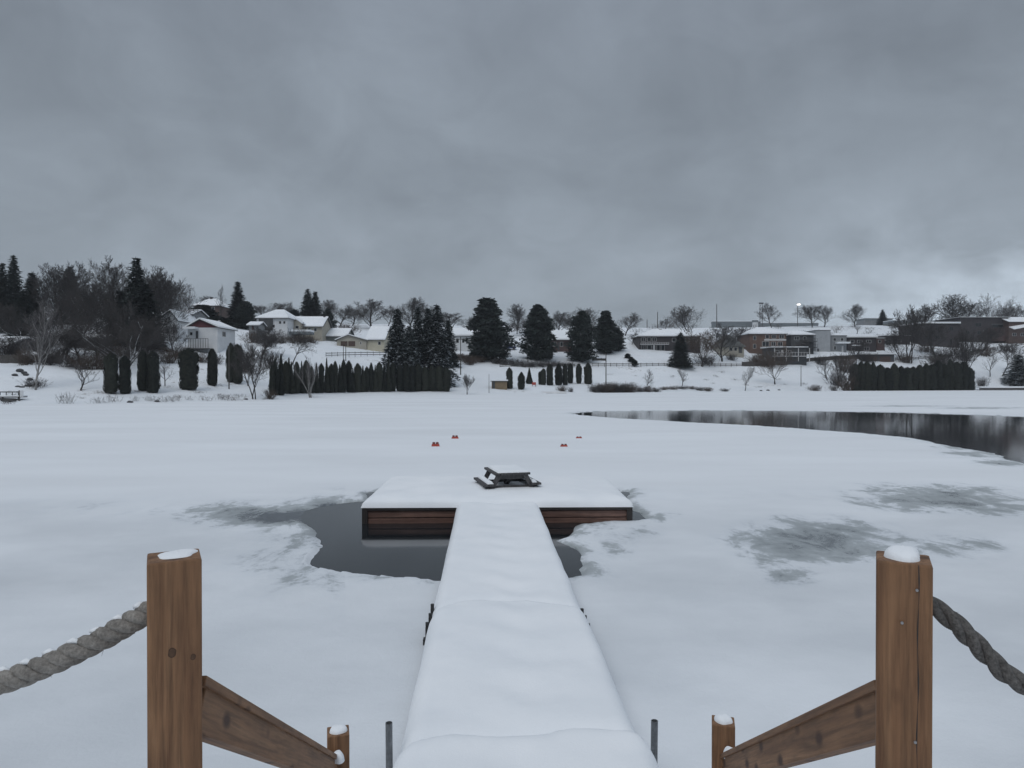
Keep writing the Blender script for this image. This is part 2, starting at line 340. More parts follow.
def grid_mesh(name, X, Y, Z, mat, smooth=True):
    r, c = X.shape; me = bpy.data.meshes.new(name)
    co = np.stack([X, Y, Z], -1).reshape(-1, 3).astype(np.float32)
    idx = np.arange(r * c).reshape(r, c)
    q = np.stack([idx[:-1, :-1], idx[:-1, 1:], idx[1:, 1:], idx[1:, :-1]], -1).reshape(-1, 4)
    me.vertices.add(len(co)); me.vertices.foreach_set('co', co.ravel())
    me.loops.add(q.size); me.loops.foreach_set('vertex_index', q.ravel().astype(np.int32))
    me.polygons.add(len(q)); me.polygons.foreach_set('loop_start', np.arange(0, q.size, 4, dtype=np.int32))
    me.polygons.foreach_set('loop_total', np.full(len(q), 4, dtype=np.int32))
    me.polygons.foreach_set('use_smooth', np.full(len(q), smooth))
    me.update(calc_edges=True); me.validate(); me.materials.append(mat); return me
_rs = np.random.RandomState(5); _tab = _rs.rand(256, 256)
def vnoise(x, y):
    xi = np.floor(x).astype(int); yi = np.floor(y).astype(int); fx = x - xi; fy = y - yi
    fx = fx * fx * (3 - 2 * fx); fy = fy * fy * (3 - 2 * fy)
    a = _tab[xi % 256, yi % 256]; b_ = _tab[(xi + 1) % 256, yi % 256]; c = _tab[xi % 256, (yi + 1) % 256]; d = _tab[(xi + 1) % 256, (yi + 1) % 256]
    return (a * (1 - fx) + b_ * fx) * (1 - fy) + (c * (1 - fx) + d * fx) * fy
def fbm(x, y, o=5, gain=.5):
    s = 0; a = 1; tot = 0
    for i in range(o):
        s = s + a * vnoise(x * 2 ** i + 17.3 * i, y * 2 ** i + 9.1 * i); tot += a; a *= gain
    return s / tot - .5
def sstep(x, a, b_):
    t_ = np.clip((x - a) / (b_ - a), 0, 1); return t_ * t_ * (3 - 2 * t_)
def at_water(px, py, z=0.0):
    d = F * (H - z) / (py - HY); return ((px - CX) / F * d, d)
def at_d(px, py, d): return Vector(((px - CX) / F * d, d, H + (HY - py) * d / F))

# ------------------------------------------------------------------ setting: hillside, lake ice, water
COLS = [
 (-900, [(404, 86), (396, 92), (376, 102), (360, 114), (345, 130), (325, 175), (312, 240)]),
 (0,    [(405, 82), (397, 87), (378, 95), (362, 104), (348, 118), (325, 165), (310, 230)]),
 (100,  [(404, 85), (396, 91), (382, 98), (368, 106), (352, 120), (325, 165), (310, 230)]),
 (200,  [(402, 92), (395, 98), (383, 108), (366, 120), (352, 132), (325, 175), (314, 240)]),
 (270,  [(400, 101), (394, 107), (385, 116), (365, 128), (347, 145), (330, 190), (320, 260)]),
 (350,  [(397, 120), (392, 127), (385, 136), (360, 152), (347, 170), (336, 200), (326, 290)]),
 (450,  [(395.5, 132), (391, 138), (381, 150), (366, 165), (353, 185), (338, 215), (326, 300)]),
 (550,  [(394.2, 145), (388, 152), (382, 165), (367, 178), (355, 195), (338, 225), (328, 310)]),
 (650,  [(392.8, 158), (388, 165), (380, 174), (366, 188), (352, 205), (337, 232), (330, 320)]),
 (750,  [(391.8, 168), (386.5, 176), (380, 186), (365, 200), (352, 215), (337, 245), (329, 330)]),
 (850,  [(391.2, 176), (387, 184), (379, 193), (364, 208), (352, 222), (338, 250), (327, 340)]),
 (950,  [(390.6, 184), (386, 191), (378, 200), (360, 216), (350, 232), (338, 255), (325, 340)]),
 (1024, [(390.2, 190), (386, 198), (374, 208), (353, 224), (345, 240), (337, 262), (325, 340)]),
 (1900, [(390.2, 195), (386, 202), (374, 214), (353, 232), (345, 248), (335, 270), (322, 350)])]
CP = np.array([c[0] for c in COLS], float)
CD = np.array([[p[1] for p in c[1]] for c in COLS], float)
CZ = np.array([[H + (HY - p[0]) * p[1] / F for p in c[1]] for c in COLS], float)
CZ[:, 0] = .02
CD = np.concatenate([CD[:, :1] - 6, CD, CD[:, -1:] + 70, np.full((len(CP), 1), 1600)], 1)
CZ = np.concatenate([CZ[:, :1] - .8, CZ, CZ[:, -1:] + .3, CZ[:, -1:] - 4], 1)
def column(px):
    d = np.array([np.interp(px, CP, CD[:, k]) for k in range(CD.shape[1])]); z = np.array([np.interp(px, CP, CZ[:, k]) for k in range(CD.shape[1])])
    return d, z
def herm(d, z, q):
    m_ = np.gradient(z, d); dl = np.diff(z) / np.diff(d)
    for i in range(len(m_)):
        l = dl[max(i - 1, 0)]; r = dl[min(i, len(dl) - 1)]
        m_[i] = 0 if l * r <= 0 else 2 * l * r / (l + r)
    i = np.clip(np.searchsorted(d, q) - 1, 0, len(d) - 2); h = d[i + 1] - d[i]; t_ = np.clip((q - d[i]) / h, 0, 1)
    return z[i] * (1 + 2 * t_) * (1 - t_) ** 2 + m_[i] * h * t_ * (1 - t_) ** 2 + z[i + 1] * t_ ** 2 * (3 - 2 * t_) + m_[i + 1] * h * t_ ** 2 * (t_ - 1)
def tz(px, d):
    cd, cz = column(px); return float(herm(cd, cz, np.array([d]))[0])
def place(px, py):
    cd, cz = column(px); q = np.linspace(cd[1], cd[7], 900); zz = herm(cd, cz, q); yy = HY - (zz - H) * F / q
    k = np.argmax(yy <= py)
    if not (yy <= py).any(): k = len(q) - 1
    return float(q[k])
def gp(px, py=None, d=None):
    if d is None: d = place(px, py)
    return Vector(((px - CX) / F * d, d, tz(px, d)))

pxs = np.concatenate([np.arange(-900, -40, 20), np.arange(-40, 1064, 5), np.arange(1064, 1901, 20)]).astype(float)
X = []; Y = []; Z = []
for px in pxs:
    cd, cz = column(px)
    q = np.concatenate([np.linspace(cd[0], cd[2], 16)[:-1], np.linspace(cd[2], cd[4], 22)[:-1], np.linspace(cd[4], cd[7], 40)[:-1], np.linspace(cd[7], cd[8], 10)[:-1], np.linspace(cd[8], cd[9], 8)])
    zz = herm(cd, cz, q); X.append((px - CX) / F * q); Y.append(q); Z.append(zz)
X, Y, Z = np.array(X).T, np.array(Y).T, np.array(Z).T
Z = Z + fbm(X * .12, Y * .25, 4) * np.clip(Z * .25, 0, .9) + fbm(X * .7 + 9, Y * .7, 3) * np.clip(Z * .3, 0, .25)
tag(link('snowy_hill', grid_mesh('snowy_hill', X, Y, Z, M['hill'])), kind='structure')

# ice sheet with the two openings
HOLE = [at_water(*p) for p in [(364, 501), (338, 504), (318, 507), (304, 511), (298, 516), (303, 524), (314, 531), (322, 540), (321, 546), (313, 556), (310, 564), (320, 569), (332, 572), (356, 577),
        (385, 577), (420, 579), (438, 582), (470, 584), (520, 585), (562, 581), (578, 576), (585, 566), (581, 555), (570, 547), (556, 541), (568, 537), (577, 525), (600, 522), (632, 522), (645, 519), (640, 513), (628, 508), (628, 492), (370, 492)]]
RIVER = [at_water(*p) for p in [(570, 413.5), (600, 411.6), (660, 410.6), (740, 410.6), (820, 411.4), (900, 412.6), (960, 414.5), (1024, 416.8), (1160, 422), (1500, 436), (1900, 450),
         (1900, 700), (1500, 620), (1200, 520), (1100, 485), (1024, 463), (1000, 456), (975, 450), (950, 445), (920, 440), (890, 436), (850, 432.5), (800, 428.6), (750, 425.6), (700, 423), (650, 420), (600, 417), (580, 415.2)]]
def sdf(px_, py_, poly):
    n = len(poly); dmin = np.full(px_.shape, 1e18); ins = np.zeros(px_.shape, bool)
    for i in range(n):
        ax, ay = poly[i]; bx, by = poly[(i + 1) % n]; ex, ey = bx - ax, by - ay
        wx, wy = px_ - ax, py_ - ay; t_ = np.clip((wx * ex + wy * ey) / (ex * ex + ey * ey), 0, 1)
        dmin = np.minimum(dmin, (wx - ex * t_) ** 2 + (wy - ey * t_) ** 2)
        c = ((ay > py_) != (by > py_)) & (px_ < (bx - ax) * (py_ - ay) / ((by - ay) if by != ay else 1e-9) + ax); ins ^= c
    return np.sqrt(dmin) * np.where(ins, -1, 1)
us = np.concatenate([np.linspace(-2.4, -.82, 60)[:-1], np.linspace(-.82, .82, 620), np.linspace(.82, 2.4, 60)[1:]])
ds = np.concatenate([2.4 * (220 / 2.4) ** np.linspace(0, 1, 470)])
U, D = np.meshgrid(us, ds); X = U * D; Y = D
wob = fbm(X * 1.3, Y * 1.3, 5, .55); wob2 = fbm(X * .35, Y * .5, 5)
sh = sdf(X, Y, HOLE) + wob * .30
sr = sdf(X, Y, RIVER) + wob2 * 1.3 + wob * .25
ICE = .055
def hgt(sd, w, top):
    return np.where(sd > 0, top * sstep(sd, -w * .1, w), np.clip(sd * .35, -.35, 0))
lip = .010 * np.exp(-((sh - .16) / .10) ** 2)
zi = np.minimum(hgt(sh, .14, ICE), hgt(sr, .45, ICE)) + np.where((sh > 0), lip, 0) + np.where((sh > .3) & (sr > .6), fbm(X * .6, Y * .6, 4) * .02 + fbm(X * .15 + 4, Y * .3, 3) * .03, 0)
PXI = CX + F * U; PYI = HY + F * H / D
def blob(cx, cy, rx_, ry_, amp, rot=0):
    a = math.radians(rot); x = PXI - cx; y = PYI - cy; xr = x * math.cos(a) + y * math.sin(a); yr = -x * math.sin(a) + y * math.cos(a)
    return amp * np.clip(1.25 - np.sqrt((xr / rx_) ** 2 + (yr / ry_) ** 2), 0, 1)
sl = np.zeros_like(X)
for bl in [(812, 543, 88, 24, .80), (850, 550, 70, 17, .62), (790, 579, 34, 13, .50), (770, 562, 40, 18, .42), (945, 501, 100, 15, .72), (1000, 510, 60, 10, .5), (880, 492, 50, 8, .35), (955, 553, 56, 16, .42),
           (612, 548, 26, 20, .42), (640, 532, 26, 10, .34), (608, 530, 20, 9, .34), (660, 520, 24, 8, .36), (985, 455, 45, 5, .6), (960, 448, 30, 4, .5), (1010, 464, 40, 5, .6), (245, 517, 70, 14, .80), (275, 518, 52, 12, 1.05), (298, 516, 40, 11, 1.15), (330, 508, 34, 7, 1.0),
           (300, 545, 28, 22, .34), (120, 512, 190, 16, .13), (770, 498, 190, 10, .10), (700, 600, 160, 20, .05), (905, 406.5, 60, 1.0, .45), (980, 408.5, 60, 1.2, .5),
           (640, 515, 14, 6, .75)]:
    sl = np.maximum(sl, blob(*bl))
sl = np.maximum(sl, .62 * np.exp(-np.clip(sh, 0, 9) / .30) * (sh > -.2) * (.35 + 1.4 * np.clip(fbm(X * .8 + 3, Y * .8, 3) + .35, 0, 1)))
sl = np.maximum(sl, .5 * np.exp(-np.clip(sr, 0, 9) / .5) * (sr > -.4))
sl = np.maximum(sl, .50 * np.exp(-np.clip(sh, 0, 9) / .8) * (PXI < 345) * (sh > -.2))
near_grey = (.25 + .75 * np.clip(fbm(X * .35 + 5, Y * .5, 6, .6) * 2.6 + .5, 0, 1)) * (1 - sstep(D, 10, 22))  # mottled greyer tint on the nearer ice, fading out with distance
sl = np.where((sh > -.1) & (sh < .13) & (PYI > 548) & (PXI < 450), .04, sl)
zi = np.where(zi > 0, zi * (1 - .80 * np.clip(sl * 1.15 - .2, 0, 1)), zi)
me = grid_mesh('lake_ice', X, Y, zi, M['ice'])
a_ = me.attributes.new('slush', 'FLOAT', 'POINT'); a_.data.foreach_set('value', sl.ravel().astype(np.float32))
a_ = me.attributes.new('near_grey', 'FLOAT', 'POINT'); a_.data.foreach_set('value', near_grey.ravel().astype(np.float32))
tag(link('lake_ice', me), kind='structure')
tag(MB().add([(-520, 1, 0), (520, 1, 0), (520, 215, 0), (-520, 215, 0)], [(0, 1, 2, 3)]).obj('lake_water', M['water']), kind='structure')
# the near bank the stairs come down, under and behind the camera
xs, ys = np.meshgrid(np.linspace(-40, 40, 160), np.linspace(-60, 4.6, 120))
zb = 1.42 - 1.6 * sstep(ys, 1.6, 4.4) + fbm(xs * .4, ys * .4, 4) * .12
tag(link('near_snow_bank', grid_mesh('near_snow_bank', xs, ys, zb, M['snow'])), kind='structure')

# ------------------------------------------------------------------ foreground: stair railings, ropes, pipes, walkway, dock
def lumber(name, p0, p1, wx, wy, parent, mat, rz=0, bev=.006, roll=None):
    """a squared timber along its own local z from p0 to p1"""
    p0, p1 = Vector(p0), Vector(p1); ln = (p1 - p0).length
    o = MB().box(-wx / 2, wx / 2, -wy / 2, wy / 2, 0, ln).obj(name, mat, parent, bevel=bev)
    zax = (p1 - p0).normalized()
    if abs(zax.z) > .999: rot = Matrix.Rotation(rz, 3, 'Z')
    else:
        xax = Vector((0, 0, 1)).cross(zax).normalized(); yax = zax.cross(xax); rot = Matrix((xax, yax, zax)).transposed()
    o.matrix_local = Matrix.Translation(p0) @ rot.to_4x4()
    return o
def snow_cap(name, label, centre, rx_, ry_, hh, rz=0, seed=1, group=None, cat='snow'):
    r = 14; n = 28; mb = MB(); rnd = random.Random(seed); ph = [rnd.uniform(0, 6.28) for _ in range(4)]
    vs = [(0, 0, hh)]
    for i in range(1, r + 1):
        q = i / r
        for j in range(n):
            w = 2 * math.pi * j / n; k = 1 + .10 * math.sin(2 * w + ph[0]) + .07 * math.sin(3 * w + ph[1]) + .04 * math.sin(5 * w + ph[2])
            sq = (abs(math.cos(w)) ** 4 + abs(math.sin(w)) ** 4) ** (-.25)
            sq = .5 + .5 * sq
            z_ = hh * math.sqrt(max(0, 1 - q ** 2.6)) * (1 + .10 * math.sin(2 * w + ph[3]) * q)
            vs.append((rx_ * q * k * sq * math.cos(w), ry_ * q * k * sq * math.sin(w), z_ - .004))
    fs = [(0, 1 + j, 1 + (j + 1) % n) for j in range(n)]
    for i in range(r - 1):
        for j in range(n): fs.append((1 + i * n + j, 1 + (i + 1) * n + j, 1 + (i + 1) * n + (j + 1) % n, 1 + i * n + (j + 1) % n))
    o = mb.add(vs, fs).obj(name, M['snow'], smooth=True); o.location = centre; o.rotation_euler = (0, 0, rz)
    return tag(o, label, cat, group)

def railing(side):
    L_ = side < 0
    px, topy, rz = (173.5, 556, math.radians(27)) if L_ else (904, 558, math.radians(-27))
    d = 1.62 if L_ else 1.57
    r = thing('stair_railing', 'brown timber stair railing on the left, with the pale rope and a knotty post' if L_ else 'brown timber stair railing on the right, its tall post split by a long crack', 'railing')
    top = at_d(px, topy, d)
    base = Vector((top.x, top.y, .9))
    post = lumber('post', base, top, (.112 if L_ else .108), (.112 if L_ else .108), r, M['post_wood'], rz, .005)
    # lower post and the sloping rail between them
    lpx, lty, ld = (337.5, 732, 3.5) if L_ else (724, 722, 3.45)
    lt = at_d(lpx, lty, ld); lower = lumber('lower_post', Vector((lt.x, lt.y, -.3)), lt, .108, .108, r, M['post_wood'], rz * .55, .005)
    a = at_d(203 if L_ else 876, 716 if L_ else 720, 1.70); e = at_d(333 if L_ else 727, 774 if L_ else 772, ld - .02)
    a = a - (e - a).normalized() * .098
    rail = lumber('rail', a, e, .05, .10, r, M['post_wood'], 0, .004)
    cap = lumber('rail_cap', a + Vector((0, 0, .066)), e + Vector((0, 0, .066)), .068, .022, r, M['post_wood'], 0, .003)
    # screws on the face that looks at the walkway
    R = Matrix.Rotation(rz, 3, 'Z')
    for (lx, dz) in ([(.024, -.055), (.022, -.385), (-.004, -.13)] if not L_ else []):
        s_ = MB().tube([(0, 0, 0), (0, -.004, 0)], [.0032, .003], 10).obj('screw', M['steel'], r)
        s_.matrix_local = Matrix.Translation(top + R @ Vector((lx, -.0545, dz))) @ R.to_4x4()
    if L_:       # two knots
        for lx, dz, rx_ in ((-.006, -.205, .0085), (.037, -.222, .0055)):
            k_ = MB()
            for q_, (s_, yy) in enumerate(((1.0, -.0563), (.78, -.0568))):
                ring = [(s_ * rx_ * math.cos(6.2832 * j / 18) * (1 + .12 * math.sin(j * 1.3)), yy, s_ * rx_ * 1.35 * math.sin(6.2832 * j / 18)) for j in range(18)]
                k_.add(ring, [tuple(range(18))], q_)
            ko = k_.obj('knot', [M['knot_rim'], M['knot_heart']], r); ko.matrix_local = Matrix.Translation(top + R @ Vector((lx, 0, dz))) @ R.to_4x4()
    if not L_:   # drying crack down the face
        pts = []; rnd = random.Random(3); z = -.012
        mb = MB(); prev = None
        zs = np.linspace(-.001, -1.2, 40)
        for i, z in enumerate(zs):
            x = .027 + .0012 * math.sin(i * .9) - .004 * i / 40; w = .0008 + .0005 * math.sin(i * 1.7)
            cur = [(x - w, -.0546, z), (x + w, -.0546, z)]
            if prev: mb.add(prev + cur, [(0, 1, 3, 2)])
            prev = cur
        c_ = mb.obj('crack', M['black'], r); c_.matrix_local = Matrix.Translation(top) @ R.to_4x4()
    return r, top, rz, lt
for s_ in (-1, 1):
    r, top, rz, lt = railing(s_)
    if s_ < 0:
        snow_cap('snow_lump', 'thin flat snow patch on top of the tall left railing post', top + Vector((.002, .012, 0)), .044, .040, .011, rz, 2)
        snow_cap('snow_lump', 'small snow lump on the short post at the foot of the left rail', lt + Vector((.0, .0, 0)), .040, .042, .030, 0, 4)
        snow_cap('snow_lump', 'snow clump wedged where the left rail meets its short post', at_d(333, 757, 3.40) + Vector((.02, 0, -.02)), .030, .035, .045, 0, 9)
    else:
        snow_cap('snow_lump', 'rounded white snow cap on top of the tall right railing post', top + Vector((.002, .006, 0)), .040, .043, .028, rz, 6)
        snow_cap('snow_lump', 'small snow lump on the short post at the foot of the right rail', lt + Vector((0, 0, 0)), .040, .042, .034, 0, 7)
        snow_cap('snow_lump', 'snow clump wedged where the right rail meets its short post', at_d(731, 752, 3.35) + Vector((-.0, 0, -.03)), .030, .035, .05, 0, 11)

def rope(label, pts, rad, pitch, mat, seed, strands=3):
    # catmull-rom through the points, then strands laid round it
    P_ = [Vector(p) for p in pts]; P_ = [P_[0] * 2 - P_[1]] + P_ + [P_[-1] * 2 - P_[-2]]; path = []
    for i in range(1, len(P_) - 2):
        for k in range(24):
            t_ = k / 24; a, b_, c, d = P_[i - 1:i + 3]
            path.append(.5 * ((2 * b_) + (c - a) * t_ + (2 * a - 5 * b_ + 4 * c - d) * t_ * t_ + (3 * b_ - a - 3 * c + d) * t_ ** 3))
    path.append(P_[-2]); ln = [0]
    for i in range(1, len(path)): ln.append(ln[-1] + (path[i] - path[i - 1]).length)
    n = int(ln[-1] / .006); q = np.linspace(0, ln[-1], n); xyz = np.array([[p.x, p.y, p.z] for p in path])
    cen = [Vector((np.interp(s, ln, xyz[:, 0]), np.interp(s, ln, xyz[:, 1]), np.interp(s, ln, xyz[:, 2]))) for s in q]
    r = thing('rope', label, 'rope'); rnd = random.Random(seed)
    for k in range(strands):
        pp = []; mb = MB()
        for i, c in enumerate(cen):
            d = (cen[min(i + 1, n - 1)] - cen[max(i - 1, 0)]).normalized(); a = d.cross(Vector((0, 0, 1))).normalized(); bb = d.cross(a)
            w = 2 * math.pi * (q[i] / pitch + k / strands) + .15 * math.sin(q[i] * 9 + k)
            pp.append(c + (a * math.cos(w) + bb * math.sin(w)) * rad * .52)
        mb.tube(pp, [rad * .56 * (1 + .04 * math.sin(i * .31 + k)) for i in range(n)], 10)
        for _ in range(int(n * .30)):      # loose fibres
            i = rnd.randrange(2, n - 3); v = Vector((rnd.gauss(0, 1), rnd.gauss(0, 1), rnd.gauss(0, 1))).normalized(); o_ = pp[i] + v * rad * .5
            t_ = (pp[i + 1] - pp[i]).normalized(); e_ = o_ + (v * .8 + t_ * rnd.uniform(-1.5, 1.5)) * rnd.uniform(.004, .013)
            mb.tube([o_, e_], [.0006, .0003], 3, cap=False)
        mb.obj('strand', mat, r, smooth=True)
    return r, cen
def rp(px, py, d): return at_d(px, py, d)
rl, cen = rope('thick pale grey laid rope sagging left from the knotty post, snow along its top', [rp(165, 604, 1.66), rp(147, 613, 1.645), rp(100, 640, 1.63), rp(50, 664, 1.61), rp(0, 683, 1.60), rp(-120, 716, 1.58), rp(-240, 722, 1.56), rp(-360, 700, 1.55), rp(-470, 655, 1.54)], .0265, .112, M['rope'], 1)
rrt, cen2 = rope('dark weathered twisted rope hanging to the right from the cracked post', [rp(915, 595, 1.60), rp(932, 606, 1.60), rp(950, 618, 1.59), rp(975, 642, 1.58), rp(1000, 668, 1.57), rp(1026, 686, 1.56), rp(1100, 722, 1.55), rp(1200, 748, 1.54), rp(1320, 735, 1.53), rp(1450, 680, 1.52)], .0215, .155, M['rope_dark'], 2)
# snow settled in the hollows along the left rope
mb = MB(); rnd = random.Random(8)
for i in range(10, len(cen) - 10, 9):
    c = cen[i]; hh = .004 + .004 * rnd.random()
    mb.tube([c + Vector((-.016, 0, .0235)), c + Vector((0, -.002, .0262 + hh * .5)), c + Vector((.016, 0, .0235))], [.004, .007 + .002 * rnd.random(), .004], 6)
tag(mb.obj('rope_snow', M['snow'], smooth=True), 'thin line of snow lying along the top of the pale left rope', 'snow')

# walkway
HEAD = math.atan(-27 / F)                       # the walkway runs a little to the left of straight ahead
dirv = Vector((math.sin(HEAD), math.cos(HEAD), 0)); perp = Vector((math.cos(HEAD), -math.sin(HEAD), 0))
WO = Vector(((497 - 512) / F * 15.6, 15.6, 0)) - dirv * 15.6     # origin of the walkway axis
def wk(a, s, z): return WO + dirv * s + perp * a + Vector((0, 0, z))
WW = 1.79
rotW = -HEAD
walk = thing('floating_walkway', 'straight snow covered floating walkway leading out to the swim platform', 'walkway', (WO.x, WO.y, 0), rotW)
# local frame: x across, y along
for k, (s0, s1) in enumerate([(3.9, 4.75), (4.85, 8.15), (8.25, 14.75)]):
    mb = MB()
    zt_ = .20 + (.10 if k == 0 else 0)
    mb.box(-WW / 2 + .06, -WW / 2 + .11, s0, s1, -.02, zt_).box(WW / 2 - .11, WW / 2 - .06, s0, s1, -.02, zt_)
    mb.box(-WW / 2 + .115, WW / 2 - .115, s0, s0 + .05, -.02, zt_).box(-WW / 2 + .115, WW / 2 - .115, s1 - .05, s1, -.02, zt_)
    mb.obj('frame', M['dock_dark'], walk)
    mb = MB(); n = int((s1 - s0) / .15)
    for i in range(n): mb.box(-WW / 2 + .05, WW / 2 - .05, s0 + i * .15, s0 + i * .15 + .14, zt_ + .003, zt_ + .04)
    mb.obj('deck', M['dock_wood'], walk)
for sx in (-1, 1):      # hinge ironwork poking out beside the joint
    for k, (off, s, zz) in enumerate([(-.01, 8.22, .34), (.0, 8.04, .29), (.02, 7.86, .25)] if sx < 0 else [(-.02, 8.2, .27), (-.01, 8.02, .25), (.0, 7.84, .22)]):
        x = sx * (WW / 2 + off)
        mb = MB().box(x - .02, x + .02, s - .02, s + .02, .02, zz).box(x - .045, x + .045, s - .045, s + .045, .05, .12)
        mb.tube([(x, s, zz), (x, s, zz + .05)], [.022, .022], 8)
        mb.obj('hinge_pin', M['black'], walk)
xs = np.linspace(-1, 1, 61); ss = np.concatenate([np.arange(3.7, 9, .035), np.arange(9, 16.2, .07)])
A_, S_ = np.meshgrid(xs, ss)
def walk_snow(a, s):
    x = a * WW / 2
    base = .425 + fbm(x * .9 + 3, s * .8, 4) * .06 + fbm(x * 2.6, s * 2.2, 4) * .035
    tread = -.035 * np.exp(-((x - .04 - .1 * np.sin(s * .8)) / .28) ** 2) * (.6 + 1.0 * fbm(x * 1.5, s * 2.2, 2)) + .015 * np.sin(s * 8.4 + 1.2 * np.sin(x * 5)) * np.exp(-((x - .05) / .38) ** 2)
    e1 = 4.86 + .06 * np.sin(x * 3.2 + .6) - .10 * np.exp(-((x - .10) / .20) ** 2) - .16 * np.abs(a) ** 6 + .03 * np.sin(x * 9)
    e2 = 8.06 + .10 * np.cos(x * 3.5 + .3) + .03 * np.sin(x * 8) - .25 * np.abs(a) ** 5
    step1 = .125 * (1 - sstep(s, e1 - .10, e1 + .05)) + .020 * np.exp(-((s - e1 + .16) / .12) ** 2)
    step2 = .06 * (1 - sstep(s, e2 - .08, e2 + .04)) * (s > 0)
    trough = -.060 * np.exp(-((s - e1 - .14) / .13) ** 2) - .034 * np.exp(-((s - e2 - .12) / .11) ** 2)
    rise = .10 * sstep(s, 14.2, 16.0)
    top = base + tread + step1 + step2 + trough + rise
    edge = 1 - sstep(np.abs(a), .80, 1.0) ** 1.4
    droop = np.clip((np.abs(a) - .80) / .2, 0, 1)
    return top - .16 * droop ** 2.2 - .07 * droop ** 8, edge
zz, _ = walk_snow(A_, S_)
wv = 1 + fbm(np.sign(A_) * 3 + S_ * 0, S_ * .9, 3) * .03 * (np.abs(A_) > .5)
x_ = A_ * WW / 2 * wv
Xw = WO.x + dirv.x * S_ + perp.x * x_; Yw = WO.y + dirv.y * S_ + perp.y * x_
# turn the sides down to the deck
def skirt(X_, Y_, Z_, zlow, axis_dir):
    l = np.stack([X_[:, :1] + axis_dir.x * .03, Y_[:, :1] + axis_dir.y * .03, np.full_like(Z_[:, :1], zlow)]); r = np.stack([X_[:, -1:] - axis_dir.x * .03, Y_[:, -1:] - axis_dir.y * .03, np.full_like(Z_[:, :1], zlow)])
    return np.hstack([l[0], X_, r[0]]), np.hstack([l[1], Y_, r[1]]), np.hstack([l[2], Z_, r[2]])
Xs, Ys, Zs = skirt(Xw, Yw, zz, .16, perp)
tag(link('snow_blanket', grid_mesh('snow_blanket', Xs, Ys, Zs, M['snow'])), 'smooth thick snow blanket lying along the whole straight walkway', 'snow')

# swim platform at the far end
DL, DR, DF, DB = -3.13, 2.53, 14.70, 18.3
rotD = -HEAD * .5
dock = thing('swim_platform', 'wide timber swim platform across the end of the walkway, brown plank sides above dark water', 'dock', ((DL + DR) / 2, DF, 0), rotD)
hw = (DR - DL) / 2; dd = DB - DF
def dock_side(z0, z1, y, mat, name, inset=0, th=.05):
    return MB().box(-hw + inset, hw - inset, y, y + th, z0, z1).obj(name, mat, dock, bevel=.004)
def hor(name, x0, x1, y, z0, z1, th, mat):
    o = MB().box(-(z1 - z0) / 2, (z1 - z0) / 2, -th / 2, th / 2, 0, x1 - x0).obj(name, mat, dock, bevel=.004)
    o.matrix_local = Matrix.Translation((x0, y, (z0 + z1) / 2)) @ Matrix.Rotation(math.radians(90), 4, 'Y'); return o
for y in (.03, dd - .03):
    hor('plank', -hw + .1, hw - .1, y, -.06, .105, .05, M['dock_wood']); hor('plank', -hw + .1, hw - .1, y + .004, .125, .255, .05, M['dock_wood'])
    hor('top_rail', -hw + .02, hw - .02, y - .02, .275, .345, .09, M['dock_dark'])
MB().box(-hw + .08, hw - .08, .08, dd - .08, -.1, .26).obj('float_core', M['black'], dock)
for sx in (-1, 1):
    x = sx * (hw - .05)
    MB().box(x - .03, x + .03, .1, dd - .1, -.06, .255).obj('side_plank', M['dock_wood'], dock, bevel=.004)
    for y in (.0, dd):
        MB().box(x - .06, x + .06, y - .03, y + .07, -.15, .372).obj('corner_post', M['dock_dark'], dock, bevel=.006)
mb = MB(); n = int((dd) / .15)
for i in range(n): mb.box(-hw + .02, hw - .02, i * .15 + .08, i * .15 + .22, .305, .342)
mb.obj('deck', M['dock_wood'], dock)
xs, ys = np.meshgrid(np.linspace(-1, 1, 181), np.linspace(0, 1, 111))
ex = np.minimum(1 - np.abs(xs), 1) * hw; ey = np.minimum(ys, 1 - ys) * dd; ed = np.minimum(ex, ey)
xl = xs * (hw + .03); yl = ys * (dd + .05) - .045
ed = ed + fbm(xl * 1.4, yl * 1.4, 3) * .12 * np.clip(ed * 6, 0, 1)
zl = .335 + .215 * np.clip(1 - (1 - np.clip(ed / .6, 0, 1)) ** 2.4, 0, 1) ** .42 + .06 * sstep(ed, .2, 1.4) + fbm(xl * .7, yl * .9, 4) * .08 * np.clip(ed * 3, 0, 1)
ca, sa = math.cos(rotD), math.sin(rotD); ox, oy = (DL + DR) / 2, DF
tag(link('snow_blanket', grid_mesh('snow_blanket', ox + xl * ca - yl * sa, oy + xl * sa + yl * ca, zl, M['snow'])), 'broad rounded snow blanket covering the swim platform around the picnic table', 'snow')

